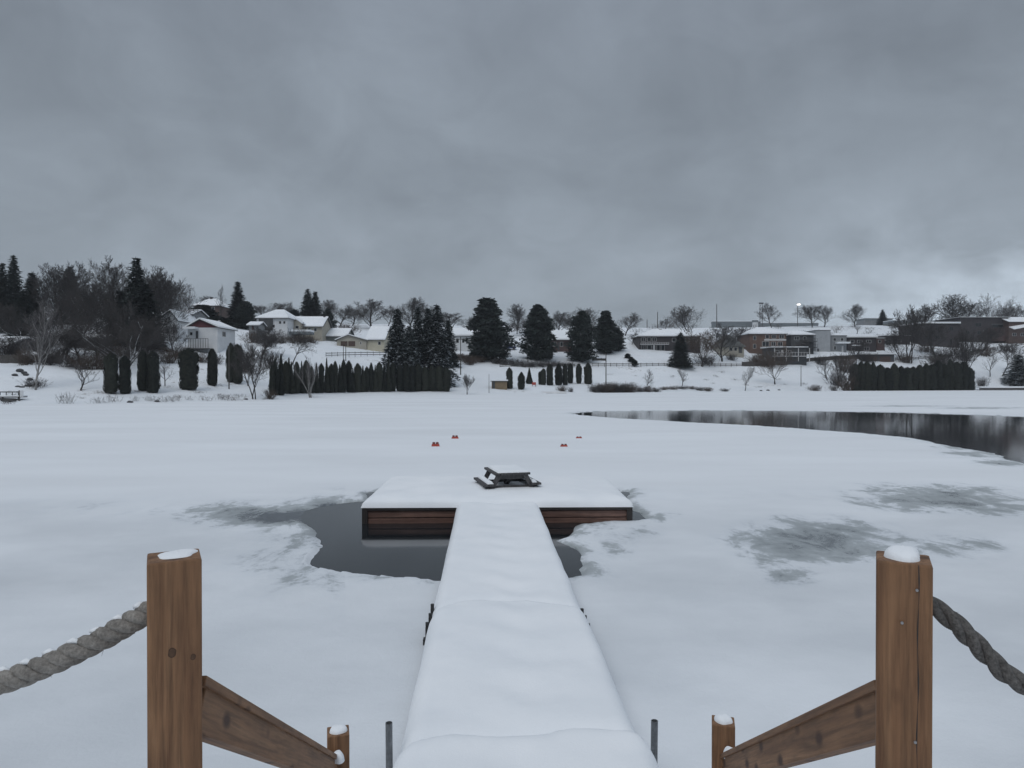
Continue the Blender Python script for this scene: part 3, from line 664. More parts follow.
# picnic table, sunk in the snow to its seat beams
pt = thing('picnic_table', 'dark weathered wooden picnic table half buried in snow on the swim platform', 'picnic table', (0, 0, 0))
TL, TOPZ, BEAMZ, TW = 1.15, .935, .60, 1.20
tloc = at_d(512.5, 489, 15.6); pt.location = (tloc.x, tloc.y, 0); pt.rotation_euler = (0, 0, math.radians(14))
for i in range(6):
    x = -.345 + i * .138; MB().box(x - .062, x + .062, -.02 - .01 * (i % 2), TL, TOPZ - .045, TOPZ).obj('top_plank', M['grey_wood'], pt, bevel=.004)
for sx in (-1, 1):
    for k in range(2):
        x = sx * (.48 + k * .12); MB().box(x - .058, x + .058, -.05, TL + .02, BEAMZ + .055, BEAMZ + .10).obj('bench_plank', M['grey_wood'], pt, bevel=.004)
for y in (.06, TL - .14):
    MB().box(-TW / 2, TW / 2, y, y + .045, BEAMZ - .05, BEAMZ + .052).obj('seat_beam', M['grey_wood'], pt, bevel=.004)
    MB().box(-.37, .37, y + .002, y + .043, TOPZ - .14, TOPZ - .048).obj('top_brace', M['grey_wood'], pt, bevel=.004)
    for sx in (-1, 1):
        mb = MB().prism_y([(sx * .24, TOPZ - .05), (sx * .36, TOPZ - .05), (sx * .68, .33), (sx * .56, .33)], y - .047, y - .003); mb.obj('leg', M['grey_wood'], pt)
MB().prism_x([(.1, TOPZ - .14), (.2, TOPZ - .14), (.66, BEAMZ), (.56, BEAMZ)], -.045, .045).obj('brace', M['grey_wood'], pt)
MB().prism_x([(TL - .2, TOPZ - .14), (TL - .1, TOPZ - .14), (TL - .56, BEAMZ), (TL - .66, BEAMZ)], -.045, .045).obj('brace', M['grey_wood'], pt)
def slab_snow(label, x0, x1, y0, y1, z, th, seed):
    a, b_ = np.meshgrid(np.linspace(0, 1, 40), np.linspace(0, 1, 50)); e = np.minimum(np.minimum(a, 1 - a) * (x1 - x0), np.minimum(b_, 1 - b_) * (y1 - y0))
    xx = x0 + a * (x1 - x0); yy = y0 + b_ * (y1 - y0)
    z_ = z - .006 + th * np.clip(e / .06, 0, 1) ** .5 * (1 + fbm(xx * 6 + seed, yy * 3, 3) * .6)
    cw, sw = math.cos(pt.rotation_euler.z), math.sin(pt.rotation_euler.z)
    return tag(link('snow_layer', grid_mesh('snow_layer', pt.location.x + xx * cw - yy * sw, pt.location.y + xx * sw + yy * cw, z_, M['snow'])), label, 'snow')
slab_snow('snow lying on the tabletop of the half buried picnic table', -.33, .40, .03, TL - .05, TOPZ, .055, 1)
slab_snow('snow lying on the left bench of the half buried picnic table', -.57, -.42, -.0, TL - .04, BEAMZ + .10, .07, 2)
slab_snow('snow lying on the right bench of the half buried picnic table', .42, .58, .02, TL, BEAMZ + .10, .07, 3)

# steel mooring pipes by the walkway
for px, ty, lab in [(388.5, 724, 'upright grey steel pipe left of the walkway at its near end'), (655, 722, 'upright grey steel pipe right of the walkway at its near end')]:
    p = at_d(px, ty, 4.9); t_ = thing('mooring_pipe', lab, 'pipe', (p.x, p.y, 0))
    lean = .010 if px < 500 else -.015
    n = 20; vs = []; 
    mb = MB().tube([(lean, 0, -.8), (0, 0, p.z)], [.0245, .0245], n, cap=False); mb.tube([(0, 0, p.z), (lean * .2, 0, p.z - .3)], [.020, .020], n, cap=False)
    mb.add([(r_ * math.cos(6.2832 * j / n), r_ * math.sin(6.2832 * j / n), p.z + .001) for r_ in (.0245, .020) for j in range(n)], [(j, (j + 1) % n, n + (j + 1) % n, n + j) for j in range(n)])
    mb.obj('pipe', M['pipe'], t_, smooth=True)
    MB().tube([(0, 0, p.z - .05), (0, 0, p.z - .02)], [.0185, .0185], n).obj('plug', M['black'], t_)
    MB().box(-.045, .045, -.045, .045, .10, .20).obj('pipe_bracket', M['black'], t_)

# red swim area floats frozen in
for px, py, wpx, hpx, lab in [(435.5, 446.3, 8.2, 4.6, 'red frozen-in float nearest the left, left of the picnic table'), (455, 438.6, 7.2, 3.6, 'red frozen-in float farther out on the left'),
                              (564, 446.5, 7.6, 3.0, 'low dark red float nearer on the right, right of the picnic table'), (579, 438.3, 6.6, 2.2, 'flattest dull red float farther out on the right')]:
    x, d = at_water(px, py, ICE); s_ = d / F; w = wpx * s_ / 2; h_ = hpx * s_
    t_ = thing('swim_float', lab, 'float', (x, d, ICE - .02))
    MB().prism_y([(-w, 0), (w, 0), (w * .86, h_ * .62), (-w * .86, h_ * .62)], -w * .45, w * .45).obj('float_body', M['red'], t_, bevel=.02)
    for sx in (-1, 1):
        MB().tube([(sx * w * .42 - w * .3, 0, h_ * .62), (sx * w * .42 + w * .3, 0, h_ * .62)], [h_ * .40, h_ * .40], 12).obj('lug', M['red_dark'], t_)


# ------------------------------------------------------------------ tree and shrub shapes (meshes shared by copies)
def rotv(d, ang, az):
    a = d.orthogonal().normalized(); a.rotate(Matrix.Rotation(az, 3, d)); v = d.copy(); v.rotate(Matrix.Rotation(ang, 3, a)); return v
def bare(seed, H_=12, fork=.25, limbs=6, limb_ang=(.35, .8), limb_len=.6, up=.10, kids=(7, 8, 7, 6), ratio=(.55, .5, .5), r0=.20, minr=.020, wig=.16, lean=(0, 0), leader=True, trunks=1, first=.14):
    rnd = random.Random(seed); TR = MB(); CR = MB()
    def grow(p, d, ln, r, lv):
        n = (7, 6, 5, 3, 2)[min(lv, 4)]; pts = [p.copy()]; rad = [r]; dirs = [d.copy()]
        for i in range(n):
            d = (d + Vector((rnd.gauss(0, wig), rnd.gauss(0, wig), rnd.gauss(0, wig * .7) + up * (1 + .3 * lv)))).normalized()
            p = p + d * ln / n; pts.append(p.copy()); rad.append(max(r * (1 - .72 * (i + 1) / n), minr * .7)); dirs.append(d.copy())
        (TR if lv < 2 else CR).tube(pts, rad, (7, 5, 4, 3, 3)[min(lv, 4)], cap=lv < 2)
        return pts, rad, dirs
    def sprout(pts, rad, dirs, ln, lv):
        if lv > 4: return
        k = kids[min(lv - 1, len(kids) - 1)]; az = rnd.uniform(0, 6.28)
        for i in range(k):
            t_ = first + (1 - first) * (i + rnd.random()) / k; f = t_ * (len(pts) - 1); j = min(int(f), len(pts) - 2); q = pts[j].lerp(pts[j + 1], f - j)
            az += 2.4 + rnd.uniform(-.5, .5); d = rotv(dirs[j + 1], rnd.uniform(.45, 1.0), az)
            l2 = ln * ratio[min(lv - 2, len(ratio) - 1)] * (1.15 - .55 * t_) * rnd.uniform(.7, 1.2); r2 = max(rad[j + 1] * .62, minr)
            P2, R2, D2 = grow(q, d, l2, r2, lv); sprout(P2, R2, D2, l2, lv + 1)
    for k in range(trunks):
        off = Vector((rnd.uniform(-.25, .25), rnd.uniform(-.25, .25), 0)) * (trunks > 1)
        d0 = Vector((lean[0] + (rnd.uniform(-.3, .3) if trunks > 1 else 0), lean[1] + (rnd.uniform(-.2, .2) if trunks > 1 else 0), 1)).normalized()
        tl = H_ * (fork if not leader else .92) * rnd.uniform(.85, 1.05); up0 = up
        pts, rad, dirs = grow(off + Vector((0, 0, -.3)), d0, tl, r0 / math.sqrt(trunks), 0)
        az = rnd.uniform(0, 6.28)
        for i in range(limbs):
            t_ = (fork + (1 - fork) * .85 * (i + .4) / limbs) if leader else rnd.uniform(.7, 1.0)
            f = t_ * (len(pts) - 1); j = min(int(f), len(pts) - 2); q = pts[j].lerp(pts[j + 1], f - j); az += 2.4 + rnd.uniform(-.4, .4)
            l2 = H_ * limb_len * ((1.1 - .75 * t_) if leader else rnd.uniform(.8, 1.1)); d = rotv(dirs[min(j + 1, len(dirs) - 1)], rnd.uniform(*limb_ang), az)
            P2, R2, D2 = grow(q, d, l2, max(rad[j + 1] * .6, minr * 1.6), 1); sprout(P2, R2, D2, l2, 2)
    return TR, CR
def tri(mb, c, sz, rnd, flat=0):
    a = Vector((rnd.gauss(0, 1), rnd.gauss(0, 1), rnd.gauss(0, 1) * (1 - flat))).normalized(); b_ = Vector((rnd.gauss(0, 1), rnd.gauss(0, 1), rnd.gauss(0, 1) * (1 - flat))).normalized()
    mb.add([c, c + a * sz, c + b_ * sz * .8], [(0, 1, 2)])
def spruce(seed, H_=13, R_=3.0, whorls=44, dens=15, droop=.35, base=.05, ragged=.20, power=.80):
    rnd = random.Random(seed); TR = MB().tube([(0, 0, -.4), (0, 0, H_ * .5), (0, 0, H_)], [.2, .12, .02], 7); CR = MB()
    for w in range(whorls):
        t_ = w / (whorls - 1); z = H_ * (base + (1 - base) * t_) ; rr_ = R_ * (1 - t_) ** power + .12
        nb = max(4, int(5 + 8 * (1 - t_))); a0 = rnd.uniform(0, 6.28)
        for k in range(nb):
            az = a0 + 2 * math.pi * k / nb + rnd.uniform(-.25, .25); l = rr_ * rnd.uniform(1 - ragged * 1.6, 1 + ragged)
            d = Vector((math.cos(az), math.sin(az), 0)); side = Vector((-d.y, d.x, 0)); n = max(3, int(dens * l / R_ + 2))
            for i in range(n):
                q = (i + rnd.random()) / n; c = d * l * q + Vector((0, 0, z - droop * l * q * q + .12 * l * max(0, q - .75)))
                wd = .34 * l * (1 - q * .75) + .12; c += side * rnd.uniform(-wd, wd) * .8
                s_ = .42 + .30 * rnd.random()
                CR.add([c, c + d * s_ * 1.2 + side * rnd.uniform(-.3, .3) + Vector((0, 0, -.18 + rnd.uniform(-.1, .16))), c + side * rnd.choice((-1, 1)) * s_ * .7 + d * .25 * s_ + Vector((0, 0, -.12 + rnd.uniform(-.15, .1)))], [(0, 1, 2)])
                if rnd.random() < .55: tri(CR, c + Vector((0, 0, -.15)), .42, rnd)
    for i in range(260):
        t_ = rnd.random() ** 1.3; z = H_ * (base + (.97 - base) * t_); rr_ = R_ * (1 - t_) ** power * .72; az = rnd.uniform(0, 6.28)
        tri(CR, Vector((math.cos(az) * rr_ * rnd.random(), math.sin(az) * rr_ * rnd.random(), z)), 1.0 * (1 - t_) + .3, rnd)
    return TR, CR
def pine(seed, H_=13, R_=3.6, lobes=64, per=150, base=.03, shape=None):
    rnd = random.Random(seed); TR = MB().tube([(0, 0, -.4), (.05, 0, H_ * .5), (0, 0, H_ * .96)], [.27, .17, .03], 7); CR = MB()
    for k in range(lobes):
        t_ = (k + rnd.random()) / lobes; z = H_ * (base + (1 - base) * t_)
        prof = (math.sin(math.pi * min(1, (t_ * .80 + .20))) ** .8) if shape is None else shape(t_)
        rr_ = R_ * prof; az = k * 2.4 + rnd.uniform(-.5, .5); off = rr_ * rnd.uniform(.25, .80)
        c = Vector((math.cos(az) * off, math.sin(az) * off, z)); lr = R_ * rnd.uniform(.24, .40) * (.45 + .7 * prof)
        TR.tube([(0, 0, z - .3 * off), c], [.05, .02], 4)
        for i in range(per):
            v = Vector((rnd.gauss(0, 1), rnd.gauss(0, 1), rnd.gauss(0, 1))).normalized() * (rnd.random() ** .4)
            tri(CR, c + Vector((v.x * lr, v.y * lr, v.z * lr * .62)), rnd.uniform(.36, .66), rnd, .3)
    for i in range(420):
        t_ = rnd.random(); prof = (math.sin(math.pi * min(1, (t_ * .80 + .20))) ** .8) if shape is None else shape(t_); az = rnd.uniform(0, 6.28); q = R_ * prof * .62 * math.sqrt(rnd.random())
        tri(CR, Vector((math.cos(az) * q, math.sin(az) * q, H_ * (base + (.97 - base) * t_))), rnd.uniform(.6, 1.0), rnd)
    return TR, CR
def cedar(seed, H_=5, R_=.75, n=2300, pointed=.5):
    rnd = random.Random(seed); TR = MB().tube([(0, 0, -.4), (0, 0, H_ * .7)], [.07, .03], 6); CR = MB(); ph = [rnd.uniform(0, 6.28) for _ in range(6)]
    def prof(t_, a):
        p = min(1, (1 - t_) / (.06 + .42 * pointed)) ** (.55 + .25 * pointed) * (.80 + .2 * min(1, t_ / .10))
        return R_ * p * (1 + .10 * math.sin(a * 2 + ph[0] + t_ * 5) + .09 * math.sin(a * 3 + ph[1] - t_ * 9) + .05 * math.sin(t_ * 23 + ph[2] + a))
    ns, nr = 14, 22; vs = []
    for i in range(nr + 1):
        t_ = .01 + .985 * i / nr
        for j in range(ns):
            a = 6.2832 * j / ns; r_ = prof(t_, a) * .86; vs.append((r_ * math.cos(a), r_ * math.sin(a), t_ * H_ * .97))
    CR.add(vs, [(i * ns + j, i * ns + (j + 1) % ns, (i + 1) * ns + (j + 1) % ns, (i + 1) * ns + j) for i in range(nr) for j in range(ns)])
    for i in range(n):
        t_ = rnd.random() ** .95; a = rnd.uniform(0, 6.2832); r_ = prof(t_, a) * rnd.uniform(.80, 1.12); d = Vector((math.cos(a), math.sin(a), 0)); c = d * r_ + Vector((0, 0, t_ * H_))
        s_ = rnd.uniform(.12, .34); side = Vector((-d.y, d.x, 0))
        CR.add([c - side * s_ * .4, c + side * s_ * .4, c + Vector((0, 0, s_ * 1.5)) + d * s_ * rnd.uniform(-.1, .45)], [(0, 1, 2)])
    return TR, CR
def stems(seed, H_=1.6, W_=1.6, n=90, r_=.014):
    rnd = random.Random(seed); mb = MB()
    for i in range(n):
        p = Vector((rnd.gauss(0, W_ * .16), rnd.gauss(0, W_ * .14), -.15)); d = Vector((rnd.gauss(0, .40), rnd.gauss(0, .32), 1)).normalized(); l = H_ * rnd.uniform(.55, 1.1); pts = [p]
        for k in range(3): d = (d + Vector((rnd.gauss(0, .12), rnd.gauss(0, .12), -.05))).normalized(); pts.append(pts[-1] + d * l / 3)
        mb.tube(pts, [r_, r_ * .8, r_ * .6, r_ * .4], 3, cap=False)
        for _ in range(4):
            j = rnd.choice((1, 2, 2)); q = pts[j]; dd_ = (d + Vector((rnd.gauss(0, .6), rnd.gauss(0, .6), rnd.gauss(0, .3)))).normalized(); mb.tube([q, q + dd_ * l * .3], [r_ * .6, r_ * .3], 3, cap=False)
    return mb
PROTO = {}
def proto(kind, shapes, m_tr, m_cr):
    PROTO.setdefault(kind, [])
    for TR, CR in shapes:
        xs = np.array([v[:3] for v in CR.v]); h_ = xs[:, 2].max(); q = np.percentile(np.hypot(xs[:, 0], xs[:, 1]), 88 if 'spruce' in kind else 90 if kind == 'pine' else 94) * 2 * (.97 if 'cedar' in kind else 1)
        PROTO[kind].append((TR.mesh(kind + '_trunk', m_tr, True), CR.mesh(kind + '_crown', m_cr), h_, q))
proto('round', [bare(11, 12, .13, 13, (.4, .85), .56, kids=(7, 8, 7, 5)), bare(12, 12, .10, 14, (.4, .9), .58, kids=(7, 8, 7, 5)), bare(23, 12, .15, 12, (.45, .95), .55, kids=(7, 8, 7, 5))], M['bark'], M['twig'])
proto('vase', [bare(s_, 12, .07, 15, (.25, .80), .60, kids=(8, 8, 7, 5), up=.06, first=.08, r0=.17) for s_ in (13, 14, 63)], M['bark'], M['twig'])
proto('wide', [bare(15, 12, .20, 9, (.5, 1.15), .80, up=.07, leader=False, r0=.34, kids=(8, 8, 7, 5)), bare(16, 12, .22, 9, (.5, 1.1), .78, up=.07, leader=False, r0=.32, kids=(8, 8, 7, 5))], M['bark_snow'], M['twig'])
proto('tallbare', [bare(17, 14, .16, 13, (.4, .8), .42, up=.10, kids=(5, 6, 4, 3)), bare(18, 14, .2, 13, (.4, .75), .42, up=.10, kids=(5, 6, 4, 3))], M['bark'], M['twig'])
proto('brownround', [bare(19, 9, .2, 8, (.4, .95), .68, leader=False, kids=(8, 8, 6, 4)), bare(20, 9, .22, 9, (.4, .95), .66, leader=False, kids=(8, 8, 6, 4))], M['bark'], M['twig_brown'])
proto('birch', [bare(21, 13, .16, 16, (.3, .6), .40, up=.13, r0=.11, wig=.09, kids=(6, 6, 5, 3), minr=.013)], M['birch'], M['birch_twig'])
proto('birchmulti', [bare(22, 6, .25, 6, (.3, .6), .42, up=.12, r0=.20, trunks=4, kids=(6, 6, 5, 3), minr=.011)], M['birch'], M['birch_twig'])
proto('multi', [bare(24, 6, .2, 6, (.3, .8), .5, r0=.11, trunks=3, kids=(6, 7, 6, 4), minr=.012), bare(25, 6, .2, 6, (.3, .8), .5, r0=.12, trunks=4, kids=(6, 7, 6, 4), minr=.012)], M['bark'], M['twig'])
proto('sapling', [bare(26, 4, .22, 9, (.45, .95), .55, r0=.08, kids=(5, 6, 4, 2), minr=.008), bare(27, 4, .25, 9, (.4, .9), .52, r0=.08, kids=(5, 6, 4, 2), minr=.008)], M['bark'], M['twig'])
proto('leaner', [bare(28, 9, .5, 8, (.4, 1.0), .55, r0=.22, lean=(.65, 0), up=.05, leader=False, kids=(6, 8, 6, 4))], M['bark'], M['twig'])
proto('leanleft', [bare(29, 9, .4, 8, (.4, 1.0), .60, r0=.20, lean=(-.65, 0), up=.07, leader=False, kids=(6, 8, 6, 4), trunks=2)], M['bark'], M['twig'])
proto('spruce', [spruce(31), spruce(32, ragged=.28), spruce(33, R_=2.5, power=.75)], M['bark'], M['spruce'])
proto('snowspruce', [spruce(34, droop=.5, power=.7), spruce(35, droop=.5, ragged=.3, power=.75)], M['bark'], M['spruce_snow'])
proto('pine', [pine(41), pine(42, lobes=52), pine(43, shape=lambda t_: (1 - t_) ** .62 * min(1, .55 + t_ * 3))], M['bark'], M['pine'])
proto('cedar', [cedar(51, pointed=.32), cedar(52, pointed=.5), cedar(53, pointed=.12), cedar(54, pointed=.22)], M['bark'], M['cedar'])
proto('conecedar', [cedar(55, pointed=1.9)], M['bark'], M['cedar'])
for i_, (k_, m_) in enumerate([('brush', 'twig'), ('brush', 'twig_brown'), ('brush', 'twig'), ('brush', 'twig_brown')]):
    mb = stems(61 + i_, 1.6, 1.6 + .8 * (i_ > 1), 90 if i_ < 2 else 120); xs = np.array(mb.v)
    PROTO.setdefault('brush', []).append((None, mb.mesh('brush', M[m_]), xs[:, 2].max(), np.percentile(np.abs(xs[:, 0]), 97) * 2))
for i_ in range(3):
    mb = stems(81 + i_, 1.3, 3.2, 26, .012); xs = np.array(mb.v)
    PROTO.setdefault('weeds', []).append((None, mb.mesh('weeds', M['twig_brown' if i_ == 1 else 'twig']), xs[:, 2].max(), np.percentile(np.abs(xs[:, 0]), 97) * 2))
NAMES = {'weeds': 'shrub', 'round': 'bare_tree', 'vase': 'bare_tree', 'wide': 'bare_tree', 'tallbare': 'bare_tree', 'brownround': 'bare_tree', 'birch': 'birch_tree', 'birchmulti': 'birch_tree', 'multi': 'bare_tree', 'sapling': 'bare_tree',
         'leaner': 'bare_tree', 'leanleft': 'bare_tree', 'spruce': 'spruce_tree', 'snowspruce': 'spruce_tree', 'pine': 'pine_tree', 'cedar': 'cedar_tree', 'conecedar': 'cedar_tree', 'brush': 'shrub'}
_cnt = {}; _rt = random.Random(77)
def T(kind, px, base, top, wpx, label, group=None, d=None, v=None, rz=None):
    pos = gp(px, base, d); s_ = pos.y / F; zt_ = H + (HY - top) * s_; hh = max(zt_ - pos.z, .3); w = wpx * s_
    i = _cnt.get(kind, 0) if v is None else v; _cnt[kind] = _cnt.get(kind, 0) + 1
    tr, cr, ph_, pw = PROTO[kind][i % len(PROTO[kind])]
    rz = (0 if kind.startswith('lean') else _rt.uniform(0, 6.28)) if rz is None else rz
    cat = 'shrub' if kind in ('brush', 'weeds') else 'tree'
    if tr is None:
        o = link('shrub', cr); tag(o, label, cat, group); o.location = pos; o.rotation_euler = (0, 0, rz)
    else:
        o = thing(NAMES[kind], label, cat, pos, rz, group); link('trunk', tr, o); link('crown', cr, o)
    if d is not None and d >= 228 and kind in ('round', 'vase', 'wide'): w *= 1.04
    k = w / pw; o.scale = (k, k, hh / ph_); return o

# ------------------------------------------------------------------ houses
HM = {}
def Q(px, py, xc, d, zb): return ((px - xc) * d / F, (HY - py) * d / F + H - zb)
def window(par, x0, x1, z0, z1, y=0, frame='trim', fw=.07):
    f = MB(); f.box(x0, x1, y - .06, y + .02, z0, z0 + fw).box(x0, x1, y - .06, y + .02, z1 - fw, z1).box(x0, x0 + fw, y - .06, y + .02, z0 + fw, z1 - fw).box(x1 - fw, x1, y - .06, y + .02, z0 + fw, z1 - fw)
    if x1 - x0 > 1.3: f.box((x0 + x1) / 2 - fw * .4, (x0 + x1) / 2 + fw * .4, y - .055, y + .015, z0 + fw, z1 - fw)
    o = f.obj('window', M[frame], par); MB().box(x0 + fw, x1 - fw, y - .03, y + .0, z0 + fw, z1 - fw).obj('pane', M['glass'], o); return o
def roof_planes(kind, w0, w1, D_, ze, zr, ov=.45, apex=None):
    a, b_, y0, y1 = w0 - ov, w1 + ov, -ov, D_ + ov
    if kind == 'flat': return [[(a, y0, zr), (b_, y0, zr), (b_, y1, zr), (a, y1, zr)]]
    if kind == 'gable_front':
        m_ = (w0 + w1) / 2 if apex is None else apex
        return [[(a, y0, ze), (m_, y0, zr), (m_, y1, zr), (a, y1, ze)], [(m_, y0, zr), (b_, y0, ze), (b_, y1, ze), (m_, y1, zr)]]
    if kind == 'gable_side':
        m_ = D_ / 2; return [[(a, y0, ze), (b_, y0, ze), (b_, m_, zr), (a, m_, zr)], [(a, m_, zr), (b_, m_, zr), (b_, y1, ze), (a, y1, ze)]]
    if kind == 'hip':
        m_ = D_ / 2; q = min((w1 - w0) * .42, D_ * .5); l, r = a + q, b_ - q
        return [[(a, y0, ze), (b_, y0, ze), (r, m_, zr), (l, m_, zr)], [(b_, y0, ze), (b_, y1, ze), (r, m_, zr)], [(b_, y1, ze), (a, y1, ze), (l, m_, zr), (r, m_, zr)], [(a, y1, ze), (a, y0, ze), (l, m_, zr)]]
def house(name, label, px0, px1, base, eave, ridge, D_, kind, wall, roof='roof_dark', d=None, wins=(), doors=(), apex=None, gable=None, snow=.22, cat='house', chimney=None, ov=.45, frame='trim', side=(), rz=0):
    xc = (px0 + px1) / 2; pos = gp(xc, base, d); d = pos.y; zb = H + (HY - base) * d / F; pos.z = zb
    h_ = thing(name, label, cat, pos, rz); w0, w1 = (px0 - xc) * d / F, (px1 - xc) * d / F
    ze = (eave and (HY - eave) * d / F + H - zb); dr = d if kind in ('flat', 'gable_front') else d + D_ / 2
    zr = (HY - ridge) * dr / F + H - zb
    if kind == 'flat': zr = zr - snow
    ap = None if apex is None else (apex - xc) * d / F
    top = zr - .13 if kind == 'flat' else ze
    mb = MB().box(w0, w1, 0, D_, -2.5, top)
    if kind == 'gable_side': mb.prism_x([(.0, top), (D_, top), (D_ / 2, zr - .1)], w0 + .002, w1 - .002)
    mb.obj('wall', M[wall], h_)
    if kind == 'gable_front':
        m_ = (w0 + w1) / 2 if ap is None else ap
        MB().prism_y([(w0, ze), (w1, ze), (m_, zr - .08)], .004, D_ - .004).obj('gable', M[gable or wall], h_)
    pl = roof_planes(kind, w0, w1, D_, (zr if kind == 'flat' else ze), zr, ov, ap)
    R_ = MB(); Sn = MB()
    for p in pl:
        R_.extrude([(x, y, z - .12) for x, y, z in p], .12)
        c = Vector((sum(q[0] for q in p) / len(p), sum(q[1] for q in p) / len(p), sum(q[2] for q in p) / len(p)))
        sp = [Vector(q) * .985 + c * .015 for q in p]; Sn.extrude([(q.x, q.y, q.z + .012) for q in sp], snow)
    ro = R_.obj('roof', M[roof], h_)
    if snow > 0: Sn.obj('roof_snow', M['snow_far'], ro)
    if chimney:
        cx, cw, chh = chimney; x = (cx - xc) * d / F; MB().box(x - cw / 2, x + cw / 2, D_ * .45, D_ * .45 + cw, zr - .6, zr + chh).obj('chimney', M['brick_dark'], ro)
    def xz(r): return (r[0] - xc) * d / F, (r[1] - xc) * d / F, (HY - r[3]) * d / F + H - zb, (HY - r[2]) * d / F + H - zb
    for r in wins: window(h_, *xz(r), frame=frame)
    for r in doors:
        x0, x1, z0, z1 = xz(r[:4]); do = MB().box(x0, x1, -.05, .02, z0, z1).obj('door', M[r[4] if len(r) > 4 else 'doorbrown'], h_)
        if x1 - x0 < 2: MB().box(x1 - .2, x1 - .12, -.09, -.045, z0 + (z1 - z0) * .45, z0 + (z1 - z0) * .5).obj('handle', M['steel'], do)
    for (f0, f1, pz0, pz1) in side:        # windows in the wall that faces right
        y0, y1 = f0 * D_, f1 * D_; z0, z1 = (HY - pz1) * d / F + H - zb, (HY - pz0) * d / F + H - zb
        f = MB().box(w1 - .02, w1 + .05, y0, y1, z0, z0 + .08).box(w1 - .02, w1 + .05, y0, y1, z1 - .08, z1).box(w1 - .02, w1 + .05, y0, y0 + .08, z0 + .08, z1 - .08).box(w1 - .02, w1 + .05, y1 - .08, y1, z0 + .08, z1 - .08).obj('window', M[frame], h_)
        MB().box(w1 - .01, w1 + .02, y0 + .08, y1 - .08, z0 + .08, z1 - .08).obj('pane', M['glass'], f)
    HM[h_.name] = (xc, d, zb)
    return h_
def hx(h_, px): return (px - HM[h_.name][0]) * HM[h_.name][1] / F
def hz(h_, py): return (HY - py) * HM[h_.name][1] / F + H - HM[h_.name][2]
def hbox(h_, name, mat, px0, px1, py0, py1, y0, y1, parent=None):
    return MB().box(hx(h_, px0), hx(h_, px1), y0, y1, hz(h_, py1), hz(h_, py0)).obj(name, M[mat], parent or h_)
def balcony(h_, px0, px1, py_floor, py_rail, depth=1.6, mat='trim', under='charcoal', posts=8):
    x0, x1, zf, zr = hx(h_, px0), hx(h_, px1), hz(h_, py_floor), hz(h_, py_rail)
    b_ = MB().box(x0, x1, -depth, -.01, zf - .18, zf).obj('balcony', M[under], h_)
    mb = MB().box(x0, x1, -depth, -depth + .06, zr - .07, zr)
    n = max(posts, 2)
    for i in range(n + 1): x = x0 + .03 + (x1 - x0 - .06) * i / n; mb.box(x - .03, x + .03, -depth + .003, -depth + .057, zf + .002, zr - .072)
    mb.obj('railing', M[mat], b_); return b_
# ------------------------------------------------------------------ the far shore, left to right: houses
h = house('white_house', 'white house with a dark red gable and a railed deck', 188, 217.6, 351, 327.6, 319.3, 8.5, 'gable_front', 'white', apex=200.5, gable='redgable', doors=[(196, 198.4, 331, 338.5, 'charcoal')], wins=[(190, 193, 332, 335.5)], side=[(.25, .45, 330.5, 336)], snow=.3)
hbox(h, 'porch_roof', 'snow_far', 186.3, 198.5, 327.2, 329.4, -1.7, -.02); balcony(h, 190.5, 212.8, 348.6, 339, 2.0, 'charcoal', 'charcoal', 9)
h = house('white_house', 'tall old white house behind bare branches, left of the red gabled house', 158, 177, 341, 321, 310.5, 9, 'gable_front', 'white', apex=171, wins=[(168.4, 170.6, 317, 320.4), (166.5, 169, 328.5, 334), (173, 175, 329, 333.5)], snow=.25)
house('grey_house', 'plain grey house between the tall old white house and the red gabled one', 177.8, 192.5, 336, 314.5, 310.5, 7, 'gable_side', 'grey', d=150, wins=[(181, 183.4, 318, 322), (186, 189, 318, 322)])
house('brown_house', 'brown house on the hilltop with a pointed white roof above a dark hedge', 194, 219, 313, 306, 299.3, 9, 'hip', 'brick', d=196, wins=[(206, 209, 307, 310), (212, 215, 307, 310)], chimney=(205, .7, .6))
h = house('hip_roof_house', 'pale house with a pyramid shaped white roof and a dark left side', 257.5, 287.5, 331.5, 318.3, 310.4, 11, 'hip', 'white', d=165, wins=[(272.2, 275.2, 324.5, 327.6), (279, 281.5, 321, 324), (283.3, 285.6, 321, 324)])
hbox(h, 'dark_bay', 'charcoal', 259.3, 273, 318.7, 330.5, -.35, -.01)
house('garden_shed', 'low grey shed with a snow covered roof left of the pyramid roofed house', 249, 258.6, 330, 325.5, 322.5, 4, 'gable_side', 'grey', d=157, cat='shed', doors=[(252, 254, 326, 330)])
h = house('beige_house', 'long beige house with a small front gable and a steep white roof', 290, 322, 333, 326.8, 317.2, 9, 'gable_side', 'beige', d=172, wins=[(308, 311, 328, 331.4), (314, 317, 328, 331.4)])
